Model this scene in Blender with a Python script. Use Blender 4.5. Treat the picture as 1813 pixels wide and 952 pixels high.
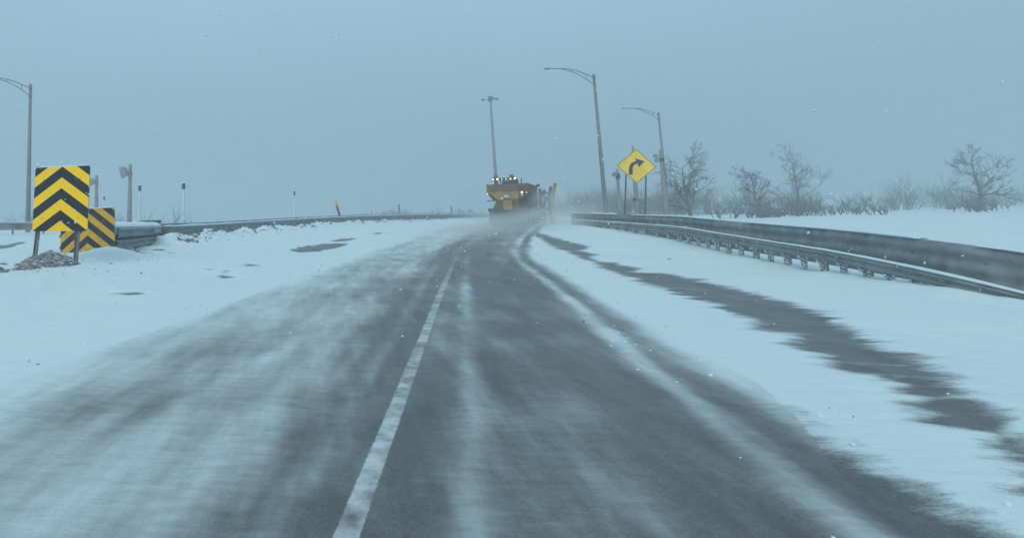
import bpy, bmesh, math, random
import numpy as np
from mathutils import Vector, Matrix

for o in list(bpy.data.objects):
    bpy.data.objects.remove(o)
SC = bpy.context.scene
COL = SC.collection
R = math.radians
random.seed(7)
RNG = np.random.default_rng(11)

# ------------------------------------------------------------------ camera
FW, FH, F = 1813.0, 952.0, 1050.0      # frame of the photograph in pixels, focal length in pixels
PX0, PY0 = 600.0, 267.0                # optical centre of the photograph
HORIZ, ROLL, CAMZ = 386.0, 0.025, 1.5
pitch = math.atan((HORIZ - PY0) / F)
Yax = Vector((0, math.cos(pitch), math.sin(pitch)))
Xh = Vector((1, 0, 0))
Uh = Xh.cross(Yax)
Rt = Xh * math.cos(ROLL) - Uh * math.sin(ROLL)
Up = Uh * math.cos(ROLL) + Xh * math.sin(ROLL)
cam = bpy.data.cameras.new('camera')
cam.sensor_fit = 'HORIZONTAL'
cam.sensor_width = 36
cam.lens = F * 36 / FW
cam.shift_x = (FW / 2 - PX0) / FW
cam.shift_y = -(FH / 2 - PY0) / FW
cam.clip_start = 0.1
cam.clip_end = 6000
camo = bpy.data.objects.new('camera', cam)
COL.objects.link(camo)
M3 = Matrix((Rt, Up, -Yax)).transposed()
camo.matrix_world = Matrix.Translation((0, 0, CAMZ)) @ M3.to_4x4()
SC.camera = camo

# ------------------------------------------------------------------ world, sun, exposure
SUN_EL, SUN_ROT = R(34), R(200)          # brighter part of the overcast behind the viewer
W = bpy.data.worlds.new('World')
SC.world = W
W.use_nodes = True
nt = W.node_tree
nt.nodes.clear()
wo = nt.nodes.new('ShaderNodeOutputWorld')
bgn = nt.nodes.new('ShaderNodeBackground')
sky = nt.nodes.new('ShaderNodeTexSky')
sky.sky_type = 'NISHITA'
sky.sun_disc = False
sky.sun_elevation = SUN_EL
sky.sun_rotation = SUN_ROT
sky.dust_density = 4
tc = nt.nodes.new('ShaderNodeTexCoord')
sx = nt.nodes.new('ShaderNodeSeparateXYZ')
nt.links.new(tc.outputs['Generated'], sx.inputs[0])
rmp = nt.nodes.new('ShaderNodeValToRGB')       # overcast: darker at the horizon than overhead
e = rmp.color_ramp.elements
K = 10.0
e[0].position = 0.0; e[0].color = (0.235, 0.41, 0.52, 1)
e[1].position = 1.0; e[1].color = (0.56, 0.74, 0.84, 1)
m1 = e.new(0.12); m1.color = (0.250, 0.43, 0.54, 1)
m2 = e.new(0.36); m2.color = (0.350, 0.545, 0.69, 1)
m3 = e.new(0.62); m3.color = (0.42, 0.60, 0.72, 1)
nt.links.new(sx.outputs[2], rmp.inputs[0])
nz = nt.nodes.new('ShaderNodeTexNoise')
nz.inputs['Scale'].default_value = 2.2
nz.inputs['Detail'].default_value = 5
nt.links.new(tc.outputs['Generated'], nz.inputs[0])
mr = nt.nodes.new('ShaderNodeMapRange')
mr.inputs[3].default_value = 9.3
mr.inputs[4].default_value = 10.7
nt.links.new(nz.outputs[0], mr.inputs[0])
sc_ = nt.nodes.new('ShaderNodeVectorMath'); sc_.operation = 'SCALE'
nt.links.new(rmp.outputs[0], sc_.inputs[0])
nt.links.new(mr.outputs[0], sc_.inputs[3])
mx = nt.nodes.new('ShaderNodeMixRGB')
mx.inputs[0].default_value = 0.93
nt.links.new(sky.outputs[0], mx.inputs[1])
nt.links.new(sc_.outputs[0], mx.inputs[2])
nt.links.new(mx.outputs[0], bgn.inputs[0])
bgn.inputs[1].default_value = 0.1
nt.links.new(bgn.outputs[0], wo.inputs[0])

sl = bpy.data.lights.new('sun', 'SUN')
sl.energy = 1.35
sl.angle = R(30)
sl.color = (1.0, 0.96, 0.88)
so = bpy.data.objects.new('sun', sl)
COL.objects.link(so)
_sd = Vector((math.sin(SUN_ROT) * math.cos(SUN_EL), math.cos(SUN_ROT) * math.cos(SUN_EL), math.sin(SUN_EL)))
so.rotation_euler = _sd.to_track_quat('Z', 'Y').to_euler()
SC.view_settings.view_transform = 'Standard'
SC.view_settings.look = 'None'
SC.view_settings.exposure = 0.13
SC.view_settings.gamma = 1.0
SC.cycles.volume_step_rate = 1.0
SC.cycles.volume_max_steps = 128
SC.cycles.volume_bounces = 3
SC.cycles.max_bounces = 6
SC.cycles.use_denoising = True

# ------------------------------------------------------------------ noise helpers
def _hash(ix, iy, s):
    h = (ix.astype(np.int64) * 374761393 + iy.astype(np.int64) * 668265263 + s * 1442695041) & 0xFFFFFFFF
    h = ((h ^ (h >> 13)) * 1274126177) & 0xFFFFFFFF
    h = h ^ (h >> 16)
    return (h & 0xFFFFFF) / float(0xFFFFFF)

def vnoise(x, y, s=0):
    x = np.asarray(x, float); y = np.asarray(y, float)
    ix = np.floor(x); iy = np.floor(y)
    fx = x - ix; fy = y - iy
    fx = fx * fx * (3 - 2 * fx); fy = fy * fy * (3 - 2 * fy)
    a = _hash(ix, iy, s); b = _hash(ix + 1, iy, s); c = _hash(ix, iy + 1, s); d = _hash(ix + 1, iy + 1, s)
    return (a + (b - a) * fx) * (1 - fy) + (c + (d - c) * fx) * fy

def fbm(x, y, s=0, o=4):
    t = 0; a = 0.5; n = 0
    for k in range(o):
        t = t + a * vnoise(x * 2 ** k, y * 2 ** k, s + k * 17); n += a; a *= 0.5
    return t / n

def ss(a, b, x):
    t = np.clip((x - a) / (b - a), 0, 1)
    return t * t * (3 - 2 * t)

# ------------------------------------------------------------------ terrain: a banked ramp that climbs ahead
GY = [-60, 0, 10, 24, 32, 41, 60, 92, 150, 250, 400, 3500]
GZ = [0, 0, 0, .10, .34, .66, .80, .75, .45, -.2, -.5, -.5]
def terrain(x, y):
    x = np.asarray(x, float); y = np.asarray(y, float)
    bank = 0.048 * (1 - ss(18, 42, y))
    z = -bank * np.clip(x, -12, 18) + np.interp(y, GY, GZ)
    z = z + 0.020 * np.clip(-x - 11, 0, 14)
    z = z - 0.25 * ss(19, 30, x) * (1 - ss(60, 120, y))
    return z

def pix_ray(px, py):
    return (Yax * F + Rt * (px - PX0) - Up * (py - PY0)).normalized()

def at(px, py, d):
    """point on the ray through a pixel of the photograph at forward distance d"""
    r = pix_ray(px, py)
    return Vector((0, 0, CAMZ)) + r * (d / r.y)

def on_ground(px, py):
    r = pix_ray(px, py)
    lo = 1.0
    prev = 1.0
    t = 1.0
    while t < 400:
        p = Vector((0, 0, CAMZ)) + r * t
        if p.z < float(terrain(p.x, p.y)):
            a, b = prev, t
            for _ in range(20):
                m = (a + b) / 2
                p = Vector((0, 0, CAMZ)) + r * m
                if p.z < float(terrain(p.x, p.y)): b = m
                else: a = m
            return Vector((0, 0, CAMZ)) + r * a
        prev = t
        t *= 1.02
    return Vector((0, 0, CAMZ)) + r * 200

def gz(x, y):
    return float(terrain(x, y))

# ------------------------------------------------------------------ materials
def nodes_of(name):
    m = bpy.data.materials.new(name)
    m.use_nodes = True
    n = m.node_tree
    return m, n, n.nodes['Principled BSDF']

def mat(name, col, rough=0.6, var=0.25, scale=6.0, metal=0.0, dirt=None, dirt_amt=0.45, bump=0.0, snow=0.0, emit=None, es=0):
    m, n, b = nodes_of(name)
    b.inputs['Roughness'].default_value = rough
    b.inputs['Metallic'].default_value = metal
    tcn = n.nodes.new('ShaderNodeTexCoord')
    nz = n.nodes.new('ShaderNodeTexNoise')
    nz.inputs['Scale'].default_value = scale
    nz.inputs['Detail'].default_value = 6
    n.links.new(tcn.outputs['Object'], nz.inputs[0])
    mix = n.nodes.new('ShaderNodeMixRGB')
    d = dirt if dirt else tuple(c * (1 - var) for c in col)
    mix.inputs[1].default_value = (*col, 1)
    mix.inputs[2].default_value = (*d, 1)
    mr = n.nodes.new('ShaderNodeMapRange')
    mr.inputs[1].default_value = 0.62 - dirt_amt * 0.5
    mr.inputs[2].default_value = 0.75
    n.links.new(nz.outputs[0], mr.inputs[0])
    n.links.new(mr.outputs[0], mix.inputs[0])
    out = mix.outputs[0]
    if snow > 0:                                   # flakes and crust stuck to the surface
        n2 = n.nodes.new('ShaderNodeTexNoise')
        n2.inputs['Scale'].default_value = scale * 5
        n2.inputs['Detail'].default_value = 3
        n.links.new(tcn.outputs['Object'], n2.inputs[0])
        m2 = n.nodes.new('ShaderNodeMapRange')
        m2.inputs[1].default_value = 0.80 - snow * 0.4
        m2.inputs[2].default_value = 0.86 - snow * 0.4
        n.links.new(n2.outputs[0], m2.inputs[0])
        mm = n.nodes.new('ShaderNodeMixRGB')
        mm.inputs[2].default_value = (0.74, 0.82, 0.87, 1)
        n.links.new(m2.outputs[0], mm.inputs[0])
        n.links.new(out, mm.inputs[1])
        out = mm.outputs[0]
    n.links.new(out, b.inputs['Base Color'])
    if bump > 0:
        bp = n.nodes.new('ShaderNodeBump')
        bp.inputs['Strength'].default_value = bump
        bp.inputs['Distance'].default_value = 0.03
        n.links.new(nz.outputs[0], bp.inputs['Height'])
        n.links.new(bp.outputs[0], b.inputs['Normal'])
    if emit:
        b.inputs['Emission Color'].default_value = (*emit, 1)
        b.inputs['Emission Strength'].default_value = es
    return m

SNOWC = (0.62, 0.75, 0.80)
galv = mat('galvanised_steel', (0.25, 0.28, 0.29), 0.55, 0.4, 3.0, metal=0.25, dirt=(0.13, 0.14, 0.145), snow=0.12)
beam_m = mat('weathered_beam', (0.27, 0.30, 0.31), 0.6, 0.4, 2.2, metal=0.2, dirt=(0.12, 0.13, 0.135), dirt_amt=0.6, bump=0.2, snow=0.22)
darkst = mat('dark_steel', (0.05, 0.055, 0.06), 0.55, 0.4, 6, snow=0.1)
lampst = mat('lamp_pole_steel', (0.18, 0.20, 0.21), 0.5, 0.3, 1.5, metal=0.3)
conc = mat('pale_concrete', (0.25, 0.27, 0.28), 0.85, 0.3, 3, dirt=(0.17, 0.185, 0.195), bump=0.2, snow=0.2)
snowm = mat('snow_crust', SNOWC, 0.75, 0.08, 9, bump=0.6)
woodm = mat('grey_post', (0.20, 0.21, 0.21), 0.8, 0.4, 8, dirt=(0.11, 0.11, 0.11), snow=0.2)
snowpost = mat('snow_plastered_post', (0.22, 0.24, 0.25), 0.8, 0.3, 4, snow=0.75)
whitepost = mat('frosted_white_post', (0.55, 0.69, 0.75), 0.9, 0.1, 5)
capm = mat('dark_reflector', (0.025, 0.03, 0.05), 0.4, 0.3, 9)
yelcap = mat('yellow_marker', (0.8, 0.42, 0.04), 0.5, 0.2, 9)
barkm = mat('hazed_bark', (0.15, 0.16, 0.165), 0.9, 0.4, 8, snow=0.3)  # bark colour lightened to stand in for haze, with snow flecks over it
panelm = mat('frosted_panel', (0.25, 0.28, 0.29), 0.7, 0.3, 3, dirt=(0.16, 0.18, 0.20), snow=0.05)
trk_y = mat('dirty_plow_yellow', (0.47, 0.30, 0.07), 0.7, 0.4, 1.6, dirt=(0.20, 0.165, 0.10), dirt_amt=0.8, snow=0.1)
trk_d = mat('grimy_orange_rim', (0.19, 0.125, 0.06), 0.7, 0.4, 2.5, dirt=(0.12, 0.09, 0.06), dirt_amt=0.8, snow=0.1)
trk_k = mat('salted_black_frame', (0.035, 0.037, 0.04), 0.7, 0.4, 3, dirt=(0.10, 0.11, 0.12), dirt_amt=0.6, snow=0.1)
rubber = mat('wet_rubber', (0.02, 0.02, 0.02), 0.6, 0.4, 6)
glassm = mat('dark_window_glass', (0.02, 0.025, 0.03), 0.1, 0.2, 3)
lamp_w = mat('lit_amber_white_lamp', (0.9, 0.8, 0.6), 0.3, 0.1, 3, emit=(1.0, 0.80, 0.50), es=1.7)
lamp_o = mat('lit_orange_marker', (0.9, 0.5, 0.2), 0.3, 0.1, 3, emit=(1.0, 0.72, 0.38), es=1.9)
redl = mat('tail_lamp_red', (0.13, 0.04, 0.035), 0.3, 0.2, 4)
beacon_m = mat('beacon_amber_unlit', (0.16, 0.08, 0.02), 0.3, 0.3, 4)

# chevron board: bands set by the UV of the board (metres from its top centre)
def chevron_mat(name, P, phase, slope, yel, dark, grime):
    m, n, b = nodes_of(name)
    b.inputs['Roughness'].default_value = 0.55
    b.inputs['Specular IOR Level'].default_value = 0.12
    uv = n.nodes.new('ShaderNodeUVMap'); uv.uv_map = 'board'
    s = n.nodes.new('ShaderNodeSeparateXYZ'); n.links.new(uv.outputs[0], s.inputs[0])
    def mth(op, a, bb=None):
        k = n.nodes.new('ShaderNodeMath'); k.operation = op
        for i, v in enumerate((a, bb)):
            if v is None: continue
            if isinstance(v, (int, float)): k.inputs[i].default_value = v
            else: n.links.new(v, k.inputs[i])
        return k.outputs[0]
    ax = mth('ABSOLUTE', s.outputs[0])
    sv = mth('SUBTRACT', s.outputs[1], mth('MULTIPLY', ax, slope))
    sv = mth('DIVIDE', mth('SUBTRACT', sv, phase), P)
    fr = mth('FRACT', mth('ADD', sv, 10.0))
    blk = mth('LESS_THAN', fr, 0.5)
    mix = n.nodes.new('ShaderNodeMixRGB')
    mix.inputs[1].default_value = (*yel, 1); mix.inputs[2].default_value = (*dark, 1)
    n.links.new(blk, mix.inputs[0])
    nz = n.nodes.new('ShaderNodeTexNoise'); nz.inputs['Scale'].default_value = 3.5; nz.inputs['Detail'].default_value = 7
    n.links.new(uv.outputs[0], nz.inputs[0])
    mr = n.nodes.new('ShaderNodeMapRange'); mr.inputs[1].default_value = 0.5; mr.inputs[2].default_value = 0.8; mr.inputs[4].default_value = grime
    n.links.new(nz.outputs[0], mr.inputs[0])
    g = n.nodes.new('ShaderNodeMixRGB'); g.inputs[2].default_value = (0.10, 0.09, 0.07, 1)
    n.links.new(mr.outputs[0], g.inputs[0]); n.links.new(mix.outputs[0], g.inputs[1])
    # wet snow stuck in small spots
    v = n.nodes.new('ShaderNodeTexNoise'); v.inputs['Scale'].default_value = 26; v.inputs['Detail'].default_value = 2
    n.links.new(uv.outputs[0], v.inputs[0])
    m2 = n.nodes.new('ShaderNodeMapRange'); m2.inputs[1].default_value = 0.735; m2.inputs[2].default_value = 0.76
    n.links.new(v.outputs[0], m2.inputs[0])
    h = n.nodes.new('ShaderNodeMixRGB'); h.inputs[2].default_value = (0.8, 0.85, 0.88, 1)
    n.links.new(m2.outputs[0], h.inputs[0]); n.links.new(g.outputs[0], h.inputs[1])
    n.links.new(h.outputs[0], b.inputs['Base Color'])
    return m

# ------------------------------------------------------------------ mesh helpers
class MB:
    def __init__(s): s.v = []; s.f = []
    def add(s, vs, fs):
        o = len(s.v); s.v += [tuple(p) for p in vs]; s.f += [tuple(i + o for i in f) for f in fs]
    def box(s, c, size, rot=None):
        hx, hy, hz = (k / 2 for k in size)
        vs = [Vector((a * hx, b * hy, d * hz)) for a in (-1, 1) for b in (-1, 1) for d in (-1, 1)]
        if rot is not None: vs = [rot @ p for p in vs]
        c = Vector(c)
        s.add([p + c for p in vs], [(0, 1, 3, 2), (4, 6, 7, 5), (0, 4, 5, 1), (2, 3, 7, 6), (0, 2, 6, 4), (1, 5, 7, 3)])
    def tube(s, pts, rad, n=10, sx=1.0, sy=1.0):
        pts = [Vector(p) for p in pts]
        if not isinstance(rad, (list, tuple)): rad = [rad] * len(pts)
        rings = []
        a = None
        for i, p in enumerate(pts):
            d = (pts[min(i + 1, len(pts) - 1)] - pts[max(i - 1, 0)]).normalized()
            if a is None:
                a = d.orthogonal().normalized()
            else:
                a = (a - d * a.dot(d)).normalized()
            b = d.cross(a)
            rings.append([p + (a * math.cos(2 * math.pi * k / n) * sx + b * math.sin(2 * math.pi * k / n) * sy) * rad[i] for k in range(n)])
        vs = [q for r in rings for q in r]
        fs = []
        for i in range(len(pts) - 1):
            for k in range(n):
                k2 = (k + 1) % n
                fs.append((i * n + k, i * n + k2, (i + 1) * n + k2, (i + 1) * n + k))
        fs.append(tuple(range(n))[::-1]); fs.append(tuple((len(pts) - 1) * n + k for k in range(n)))
        s.add(vs, fs)
    def prism(s, poly, f0, f1):
        """poly in 2D, f0/f1 map 2D points to 3D for the two ends"""
        n = len(poly)
        s.add([f0(*p) for p in poly] + [f1(*p) for p in poly],
              [tuple(range(n))[::-1], tuple(range(n, 2 * n))] + [(i, (i + 1) % n, n + (i + 1) % n, n + i) for i in range(n)])
    def build(s, name, m, parent=None, smooth=False, bevel=0):
        me = bpy.data.meshes.new(name)
        me.from_pydata(s.v, [], s.f)
        me.materials.append(m)
        bm = bmesh.new(); bm.from_mesh(me)
        bmesh.ops.recalc_face_normals(bm, faces=bm.faces)
        if bevel:
            bmesh.ops.bevel(bm, geom=bm.edges, offset=bevel, segments=2, affect='EDGES', clamp_overlap=True)
        bm.to_mesh(me); bm.free()
        if smooth:
            for p in me.polygons: p.use_smooth = True
        o = bpy.data.objects.new(name, me)
        COL.objects.link(o)
        if parent: o.parent = parent
        return o

def tag(o, label=None, cat=None, group=None, kind=None):
    if label: o['label'] = label
    if cat: o['category'] = cat
    if group: o['group'] = group
    if kind: o['kind'] = kind
    return o

def thing(name, label, cat, loc=(0, 0, 0), rot=(0, 0, 0), group=None):
    o = bpy.data.objects.new(name, None)
    COL.objects.link(o)
    o.location = loc; o.rotation_euler = rot
    o.empty_display_size = 0.3
    return tag(o, label, cat, group)

def copy_tree(o, parent=None):
    c = o.copy(); COL.objects.link(c)
    c.parent = parent
    if parent: c.matrix_parent_inverse = o.matrix_parent_inverse.copy()
    for ch in [k for k in bpy.data.objects if k.parent == o]:
        copy_tree(ch, c)
    return c

# ------------------------------------------------------------------ ramp geometry (road coordinates u, v)
CY = [-80, 0, 12, 25, 33, 41, 48, 54, 66, 80, 95, 120]
CX = [-16, 0, 2.45, 5.2, 7.9, 11.3, 14.9, 18.6, 28, 42, 60, 100]
_yy = np.linspace(-80, 120, 2001)
_cx = np.interp(_yy, CY, CX)
_k = np.ones(61) / 61
_cx = np.convolve(np.pad(_cx, 30, mode='edge'), _k, mode='valid')
_sl = np.gradient(_cx, _yy)
def road_u(x, y):
    c = np.interp(y, _yy, _cx); s = np.interp(y, _yy, _sl)
    return (x - c) / np.sqrt(1 + s * s)

PATCH = {
 'strip': [(935,402),(953,409),(975,417),(998,424),(1026,431),(1056,438),(1044,440),(1030,443),(1048,447),(1066,452),(1052,455),(1046,458),(1070,463),(1097,469),(1120,474),(1139,477),(1132,480),(1126,482),(1160,484),(1200,488),(1300,510),(1420,545),(1560,600),(1700,670),(1900,790),(1900,900),(1700,770),(1500,660),(1350,585),(1250,540),(1200,521),(1154,507),(1110,491),(1065,475),(1027,456),(982,438),(950,421),(938,410)],
 'a': [(512,445),(530,440),(545,436),(565,434),(590,433),(614,432),(617,434),(592,441),(560,447),(530,447.5)],
 'b': [(582,429),(600,424.5),(625,420.5),(634,422),(622,427),(600,430)],
 'c': [(652,416),(668,413),(682,411.5),(672,416)],
 'd': [(386,489),(399,482),(410,481),(399,487),(402,489),(416,490),(395,493)],
 'e': [(422,474),(445,471.5),(466,473),(440,475)],
 'f': [(198,523),(225,523),(243,521.5),(228,525.5)],
 'g': [(-60,440),(-20,436),(10,434.5),(42,430.5),(41,433),(20,438.5),(-20,444),(-60,448)],
 'h': [(363,480),(385,480.5),(372,482)],
}
PATCHW = {k: np.array([tuple(on_ground(*p))[:2] for p in v]) for k, v in PATCH.items()}

def poly_sd(x, y, P):
    """signed distance to a polygon, positive inside"""
    inside = np.zeros(x.shape, bool); dmin = np.full(x.shape, 1e9)
    n = len(P)
    for i in range(n):
        x1, y1 = P[i]; x2, y2 = P[(i + 1) % n]
        cond = ((y1 > y) != (y2 > y)) & (x < (x2 - x1) * (y - y1) / ((y2 - y1) + 1e-12) + x1)
        inside ^= cond
        dx, dy = x2 - x1, y2 - y1
        t = np.clip(((x - x1) * dx + (y - y1) * dy) / (dx * dx + dy * dy + 1e-12), 0, 1)
        dmin = np.minimum(dmin, np.hypot(x - x1 - t * dx, y - y1 - t * dy))
    return np.where(inside, dmin, -dmin)

def line_dist(x, y, P):
    dmin = np.full(x.shape, 1e9); tt = np.zeros(x.shape)
    acc = 0
    for i in range(len(P) - 1):
        x1, y1 = P[i]; x2, y2 = P[i + 1]
        dx, dy = x2 - x1, y2 - y1; L = math.hypot(dx, dy)
        t = np.clip(((x - x1) * dx + (y - y1) * dy) / (L * L), 0, 1)
        d = np.hypot(x - x1 - t * dx, y - y1 - t * dy)
        m = d < dmin
        tt = np.where(m, acc + t * L, tt); dmin = np.where(m, d, dmin)
        acc += L
    return dmin, tt

# barriers: (x, y, top z)
def wp(px, pytop, d):
    p = at(px, pytop, d); return (p.x, p.y, p.z)
RAIL1 = [wp(290,401.0,29), wp(330,400.5,31), wp(400,396.5,36), wp(500,390.0,44), wp(600,384.8,54), wp(700,381.0,66), wp(800,379.5,80), wp(865,378.5,92)]
RAIL1 += [(32, 99, RAIL1[-1][2] - .15), (48, 104, RAIL1[-1][2] - .4), (70, 104, RAIL1[-1][2] - .8)]
RAIL2 = [wp(-90,394.5,40), wp(0,394.3,41), wp(90,394.2,42.5), wp(180,394.0,42.5), wp(240,393.8,41), wp(290,395.0,40), wp(340,394.6,42), wp(430,390.2,49), wp(520,385.0,58), wp(600,381.6,66), wp(700,378.2,80), wp(800,376.6,96)]
_RN = [(1960,556,11.5), (1720,497,13.5), (1500,450,17.5), (1360,427,21.5), (1270,413,25), (1200,402,29), (1130,396.5,32.5), (1070,392.3,36), (1030,389.8,38.6), (1012,388.8,40)]
RAILN = [wp(*q) for q in _RN]
_RT = [470, 434, 409, 397, 389.5, 383.5, 381.3, 379.3, 378.2, 378.0]
RAILR = [wp(q[0], t, q[2] + 1.1) for q, t in zip(_RN, _RT)]

# ------------------------------------------------------------------ ground and road as one seamless sheet
def ground_height(x, y, cover_low):
    z = terrain(x, y).copy()
    near = (1 - ss(80, 160, np.hypot(x, y)))
    # snow bank thrown against the left barrier
    P = [(a, b) for a, b, c in RAIL1[:9]]
    d, t = line_dist(x, y, P)
    lump = fbm(x * 1.1, y * 1.1, 5, 4)
    lump2 = fbm(x * 3.3, y * 3.3, 8, 3)
    side = ss(0, 0.01, x - np.interp(y, [p[1] for p in P], [p[0] for p in P]))
    z += (0.36 * np.exp(-((d - 0.9) / 0.75) ** 2) * (0.25 + 1.5 * lump ** 1.5) + 0.24 * (lump2 - .4) * np.exp(-((d - 1.0) / 1.1) ** 2)) * near * (0.35 + 0.65 * side) * (1 - 0.5 * ss(50, 75, y))
    # mound in front of the chevron board on the crash cushion
    for (px, py, h, rx, ry) in ((190, 458, .24, 1.0, .9), (225, 457, .04, .9, .8), (150, 464, .06, .9, .9), (275, 441, .10, .7, .6), (60, 470, .06, 1.3, 1.0)):
        c = on_ground(px, py)
        z += h * np.exp(-((x - c.x) / rx) ** 2 - ((y - c.y) / ry) ** 2) * (0.85 + 0.3 * fbm(x * 2, y * 2, 31, 3))
    # bank under the right barriers
    P = [(a, b) for a, b, c in RAILN]
    d2, t2 = line_dist(x, y, P)
    z += 0.10 * np.exp(-((d2) / 0.8) ** 2) * (0.4 + 1.2 * lump)
    P = [(a, b) for a, b, c in RAILR]
    d3, t3 = line_dist(x, y, P)
    u = road_u(x, y)
    off = np.clip((np.abs(u + 0.3) - 3.6) / 2.5, 0, 1) * near       # off the driven lane the snow lies uneven
    z += off * (0.13 * (fbm(x * .35, y * .35, 2, 3) - .5) + 0.07 * (fbm(x * 1.6 + y * .4, y * .7, 3, 4) - .5) + 0.05)
    z -= 0.05 * cover_low
    z += (1 - near) * 0.6 * (fbm(x * .02, y * .02, 12, 3) - .5)
    return z

def cover_field(x, y):
    """how much snow lies: 1 full, 0 bare; second value is the softness of its edge"""
    u = road_u(x, y)
    cov = np.ones(x.shape); soft = np.full(x.shape, 0.35)
    far = ss(20, 34, y)
    # driven lane: bare wheel tracks, drifted margins
    wob = 0.30 * (fbm(y * .22, u * .6, 41, 3) - .5)
    uu = u + wob
    left = 1 - ss(-3.9, -1.35, uu)                 # thick on the left, thin towards the wheel track
    right = ss(2.15, 3.0, uu)
    left = 0.60 * (1 - ss(-1.75, -1.05, uu)) + 0.40 * (1 - ss(-4.0, -3.0, uu))
    lane = np.maximum(0.60 * left, right)
    st = 0.6 * fbm(u * 2.4 + 7, y * .22 + 3, 44, 5) + 0.4 * fbm(x * .5, y * 1.1 - x * .3, 46, 4)   # drifts drawn out along and across the lane
    lane = lane + 0.18 + (st - .5) * 0.80 * (1 - 0.25 * left) - 0.04
    ed = np.exp(-((uu - 1.95) / .17) ** 2)
    lane = lane + 0.40 * ed
    mid = np.exp(-((u + 0.02) / .15) ** 2) * (1 - ss(16, 26, y))
    lane = lane + 0.27 * mid * (0.6 + .8 * fbm(y * .8, u, 47, 3))
    rid = np.exp(-((u + 0.98) / .12) ** 2) * (1 - ss(18, 30, y))
    lane = lane + 0.20 * rid
    lane = lane * (1 - 0.30 * far) + 0.26 * far * (0.6 + 0.8 * st)
    lane = np.where(uu > 3.0, 1.5, lane)
    w = ss(-4.6, -3.6, u + 0.5 * wob + 0.5 * (fbm(x * 1.2, y * .5, 83, 3) - .5))
    lane = lane * w + 1.25 * (1 - w)
    cov = lane
    soft = 0.30 + 0 * u
    soft = np.where((u < -4.0) | (u > 3.2), 0.08, soft)
    for k, P in PATCHW.items():
        x0, y0 = P.min(0) - 2.5; x1, y1 = P.max(0) + 2.5
        m = (x > x0) & (x < x1) & (y > y0) & (y < y1)
        if not m.any(): continue
        sd = poly_sd(x[m], y[m], P)
        wd = 0.75 if k == 'strip' else 0.5
        n = (fbm(x[m] * .7, y[m] * 3.6, 52, 5) - .5) * (0.55 if k == 'strip' else 0.32)
        val = 0.5 - (sd + n) / wd * 0.9
        val = np.clip(val, 0.0, 1.5)
        val = val + (0.62 if k != 'strip' else 0.45) * np.clip(fbm(x[m] * 1.1, y[m] * 2.6, 66, 5) - .42, 0, 1) * 1.6
        if k == 'strip':
            ridx = np.clip(-(sd), 0, 3)
            val = val + 0.16 * fbm(x[m] * 1.5, y[m] * 4, 77, 4)
            soft_m = soft[m]; soft_m = np.where(sd > -1.0, 0.16, soft_m); soft[m] = soft_m
        else:
            soft_m = soft[m]; soft_m = np.where(sd > -0.8, 0.13, soft_m); soft[m] = soft_m
        cov[m] = np.minimum(cov[m], val)
    # scoured dark bits where the plough piled slush by the barrier
    P = [(-7.6, 21.5)] + [(a, b) for a, b, c in RAIL1[:7]]
    d, t = line_dist(x, y, P)
    n = fbm(x * 1.8, y * 1.8, 61, 5)
    dirt = ss(0.55, 0.66, n) * np.exp(-((d - 1.0) / 0.8) ** 2)
    cov = cov - 1.5 * dirt * 0.75
    return cov, soft

NR = 760
ang_v = np.arange(R(-36), R(56), R(0.10))
ang_b = np.linspace(R(56), R(324), 110)[:-1]
ang = np.concatenate([ang_v, ang_b])
NA = len(ang)
rad = np.concatenate([[1.2], 1.6 * np.power(160 / 1.6, np.linspace(0, 1, NR - 30)), np.geomspace(168, 4200, 29)])
RR, AA = np.meshgrid(rad, ang, indexing='ij')
GX = RR * np.sin(AA); GYY = RR * np.cos(AA)
COV, SOFT = cover_field(GX, GYY)
GZZ = ground_height(GX, GYY, np.clip(1 - COV, 0, 1))
UU = road_u(GX, GYY)

gm, n, b = nodes_of('snow_over_asphalt')
b.inputs['Roughness'].default_value = 0.7
def an(name):
    a = n.nodes.new('ShaderNodeAttribute'); a.attribute_name = name; return a.outputs['Fac']
geo = n.nodes.new('ShaderNodeNewGeometry')
def noise(scale, detail, mapping=None, rough=0.55):
    t = n.nodes.new('ShaderNodeTexNoise'); t.inputs['Scale'].default_value = scale; t.inputs['Detail'].default_value = detail
    t.inputs['Roughness'].default_value = rough
    if mapping:
        mp = n.nodes.new('ShaderNodeMapping'); mp.inputs['Rotation'].default_value = (0, 0, mapping[0]); mp.inputs['Scale'].default_value = (mapping[1], mapping[2], 1)
        n.links.new(geo.outputs['Position'], mp.inputs[0]); n.links.new(mp.outputs[0], t.inputs[0])
    else:
        n.links.new(geo.outputs['Position'], t.inputs[0])
    return t.outputs[0]
def mth(op, a, bb=None, c=None, cl=False):
    k = n.nodes.new('ShaderNodeMath'); k.operation = op; k.use_clamp = cl
    for i, v in enumerate((a, bb, c)):
        if v is None: continue
        if isinstance(v, (int, float)): k.inputs[i].default_value = v
        else: n.links.new(v, k.inputs[i])
    return k.outputs[0]
streak = noise(2.2, 8, (R(12), 1.5, 0.22), 0.6)
fine = noise(11.0, 6, (R(18), 0.35, 1.0), 0.6)
grain = noise(70.0, 3)
cv = an('cover'); sf = an('soft')
cross = noise(2.6, 9, (R(14), 0.6, 1.7), 0.70)
nnc = mth('ADD', mth('MULTIPLY', mth('SUBTRACT', cross, 0.5), 1.5), mth('MULTIPLY', mth('SUBTRACT', grain, 0.5), 0.35))
nnl = mth('ADD', mth('MULTIPLY', mth('SUBTRACT', streak, 0.5), 0.55), mth('MULTIPLY', mth('SUBTRACT', fine, 0.5), 0.28))
isp = mth('LESS_THAN', sf, 0.2)
nn = mth('ADD', mth('MULTIPLY', nnl, mth('SUBTRACT', 1.0, isp)), mth('MULTIPLY', nnc, isp))
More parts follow.
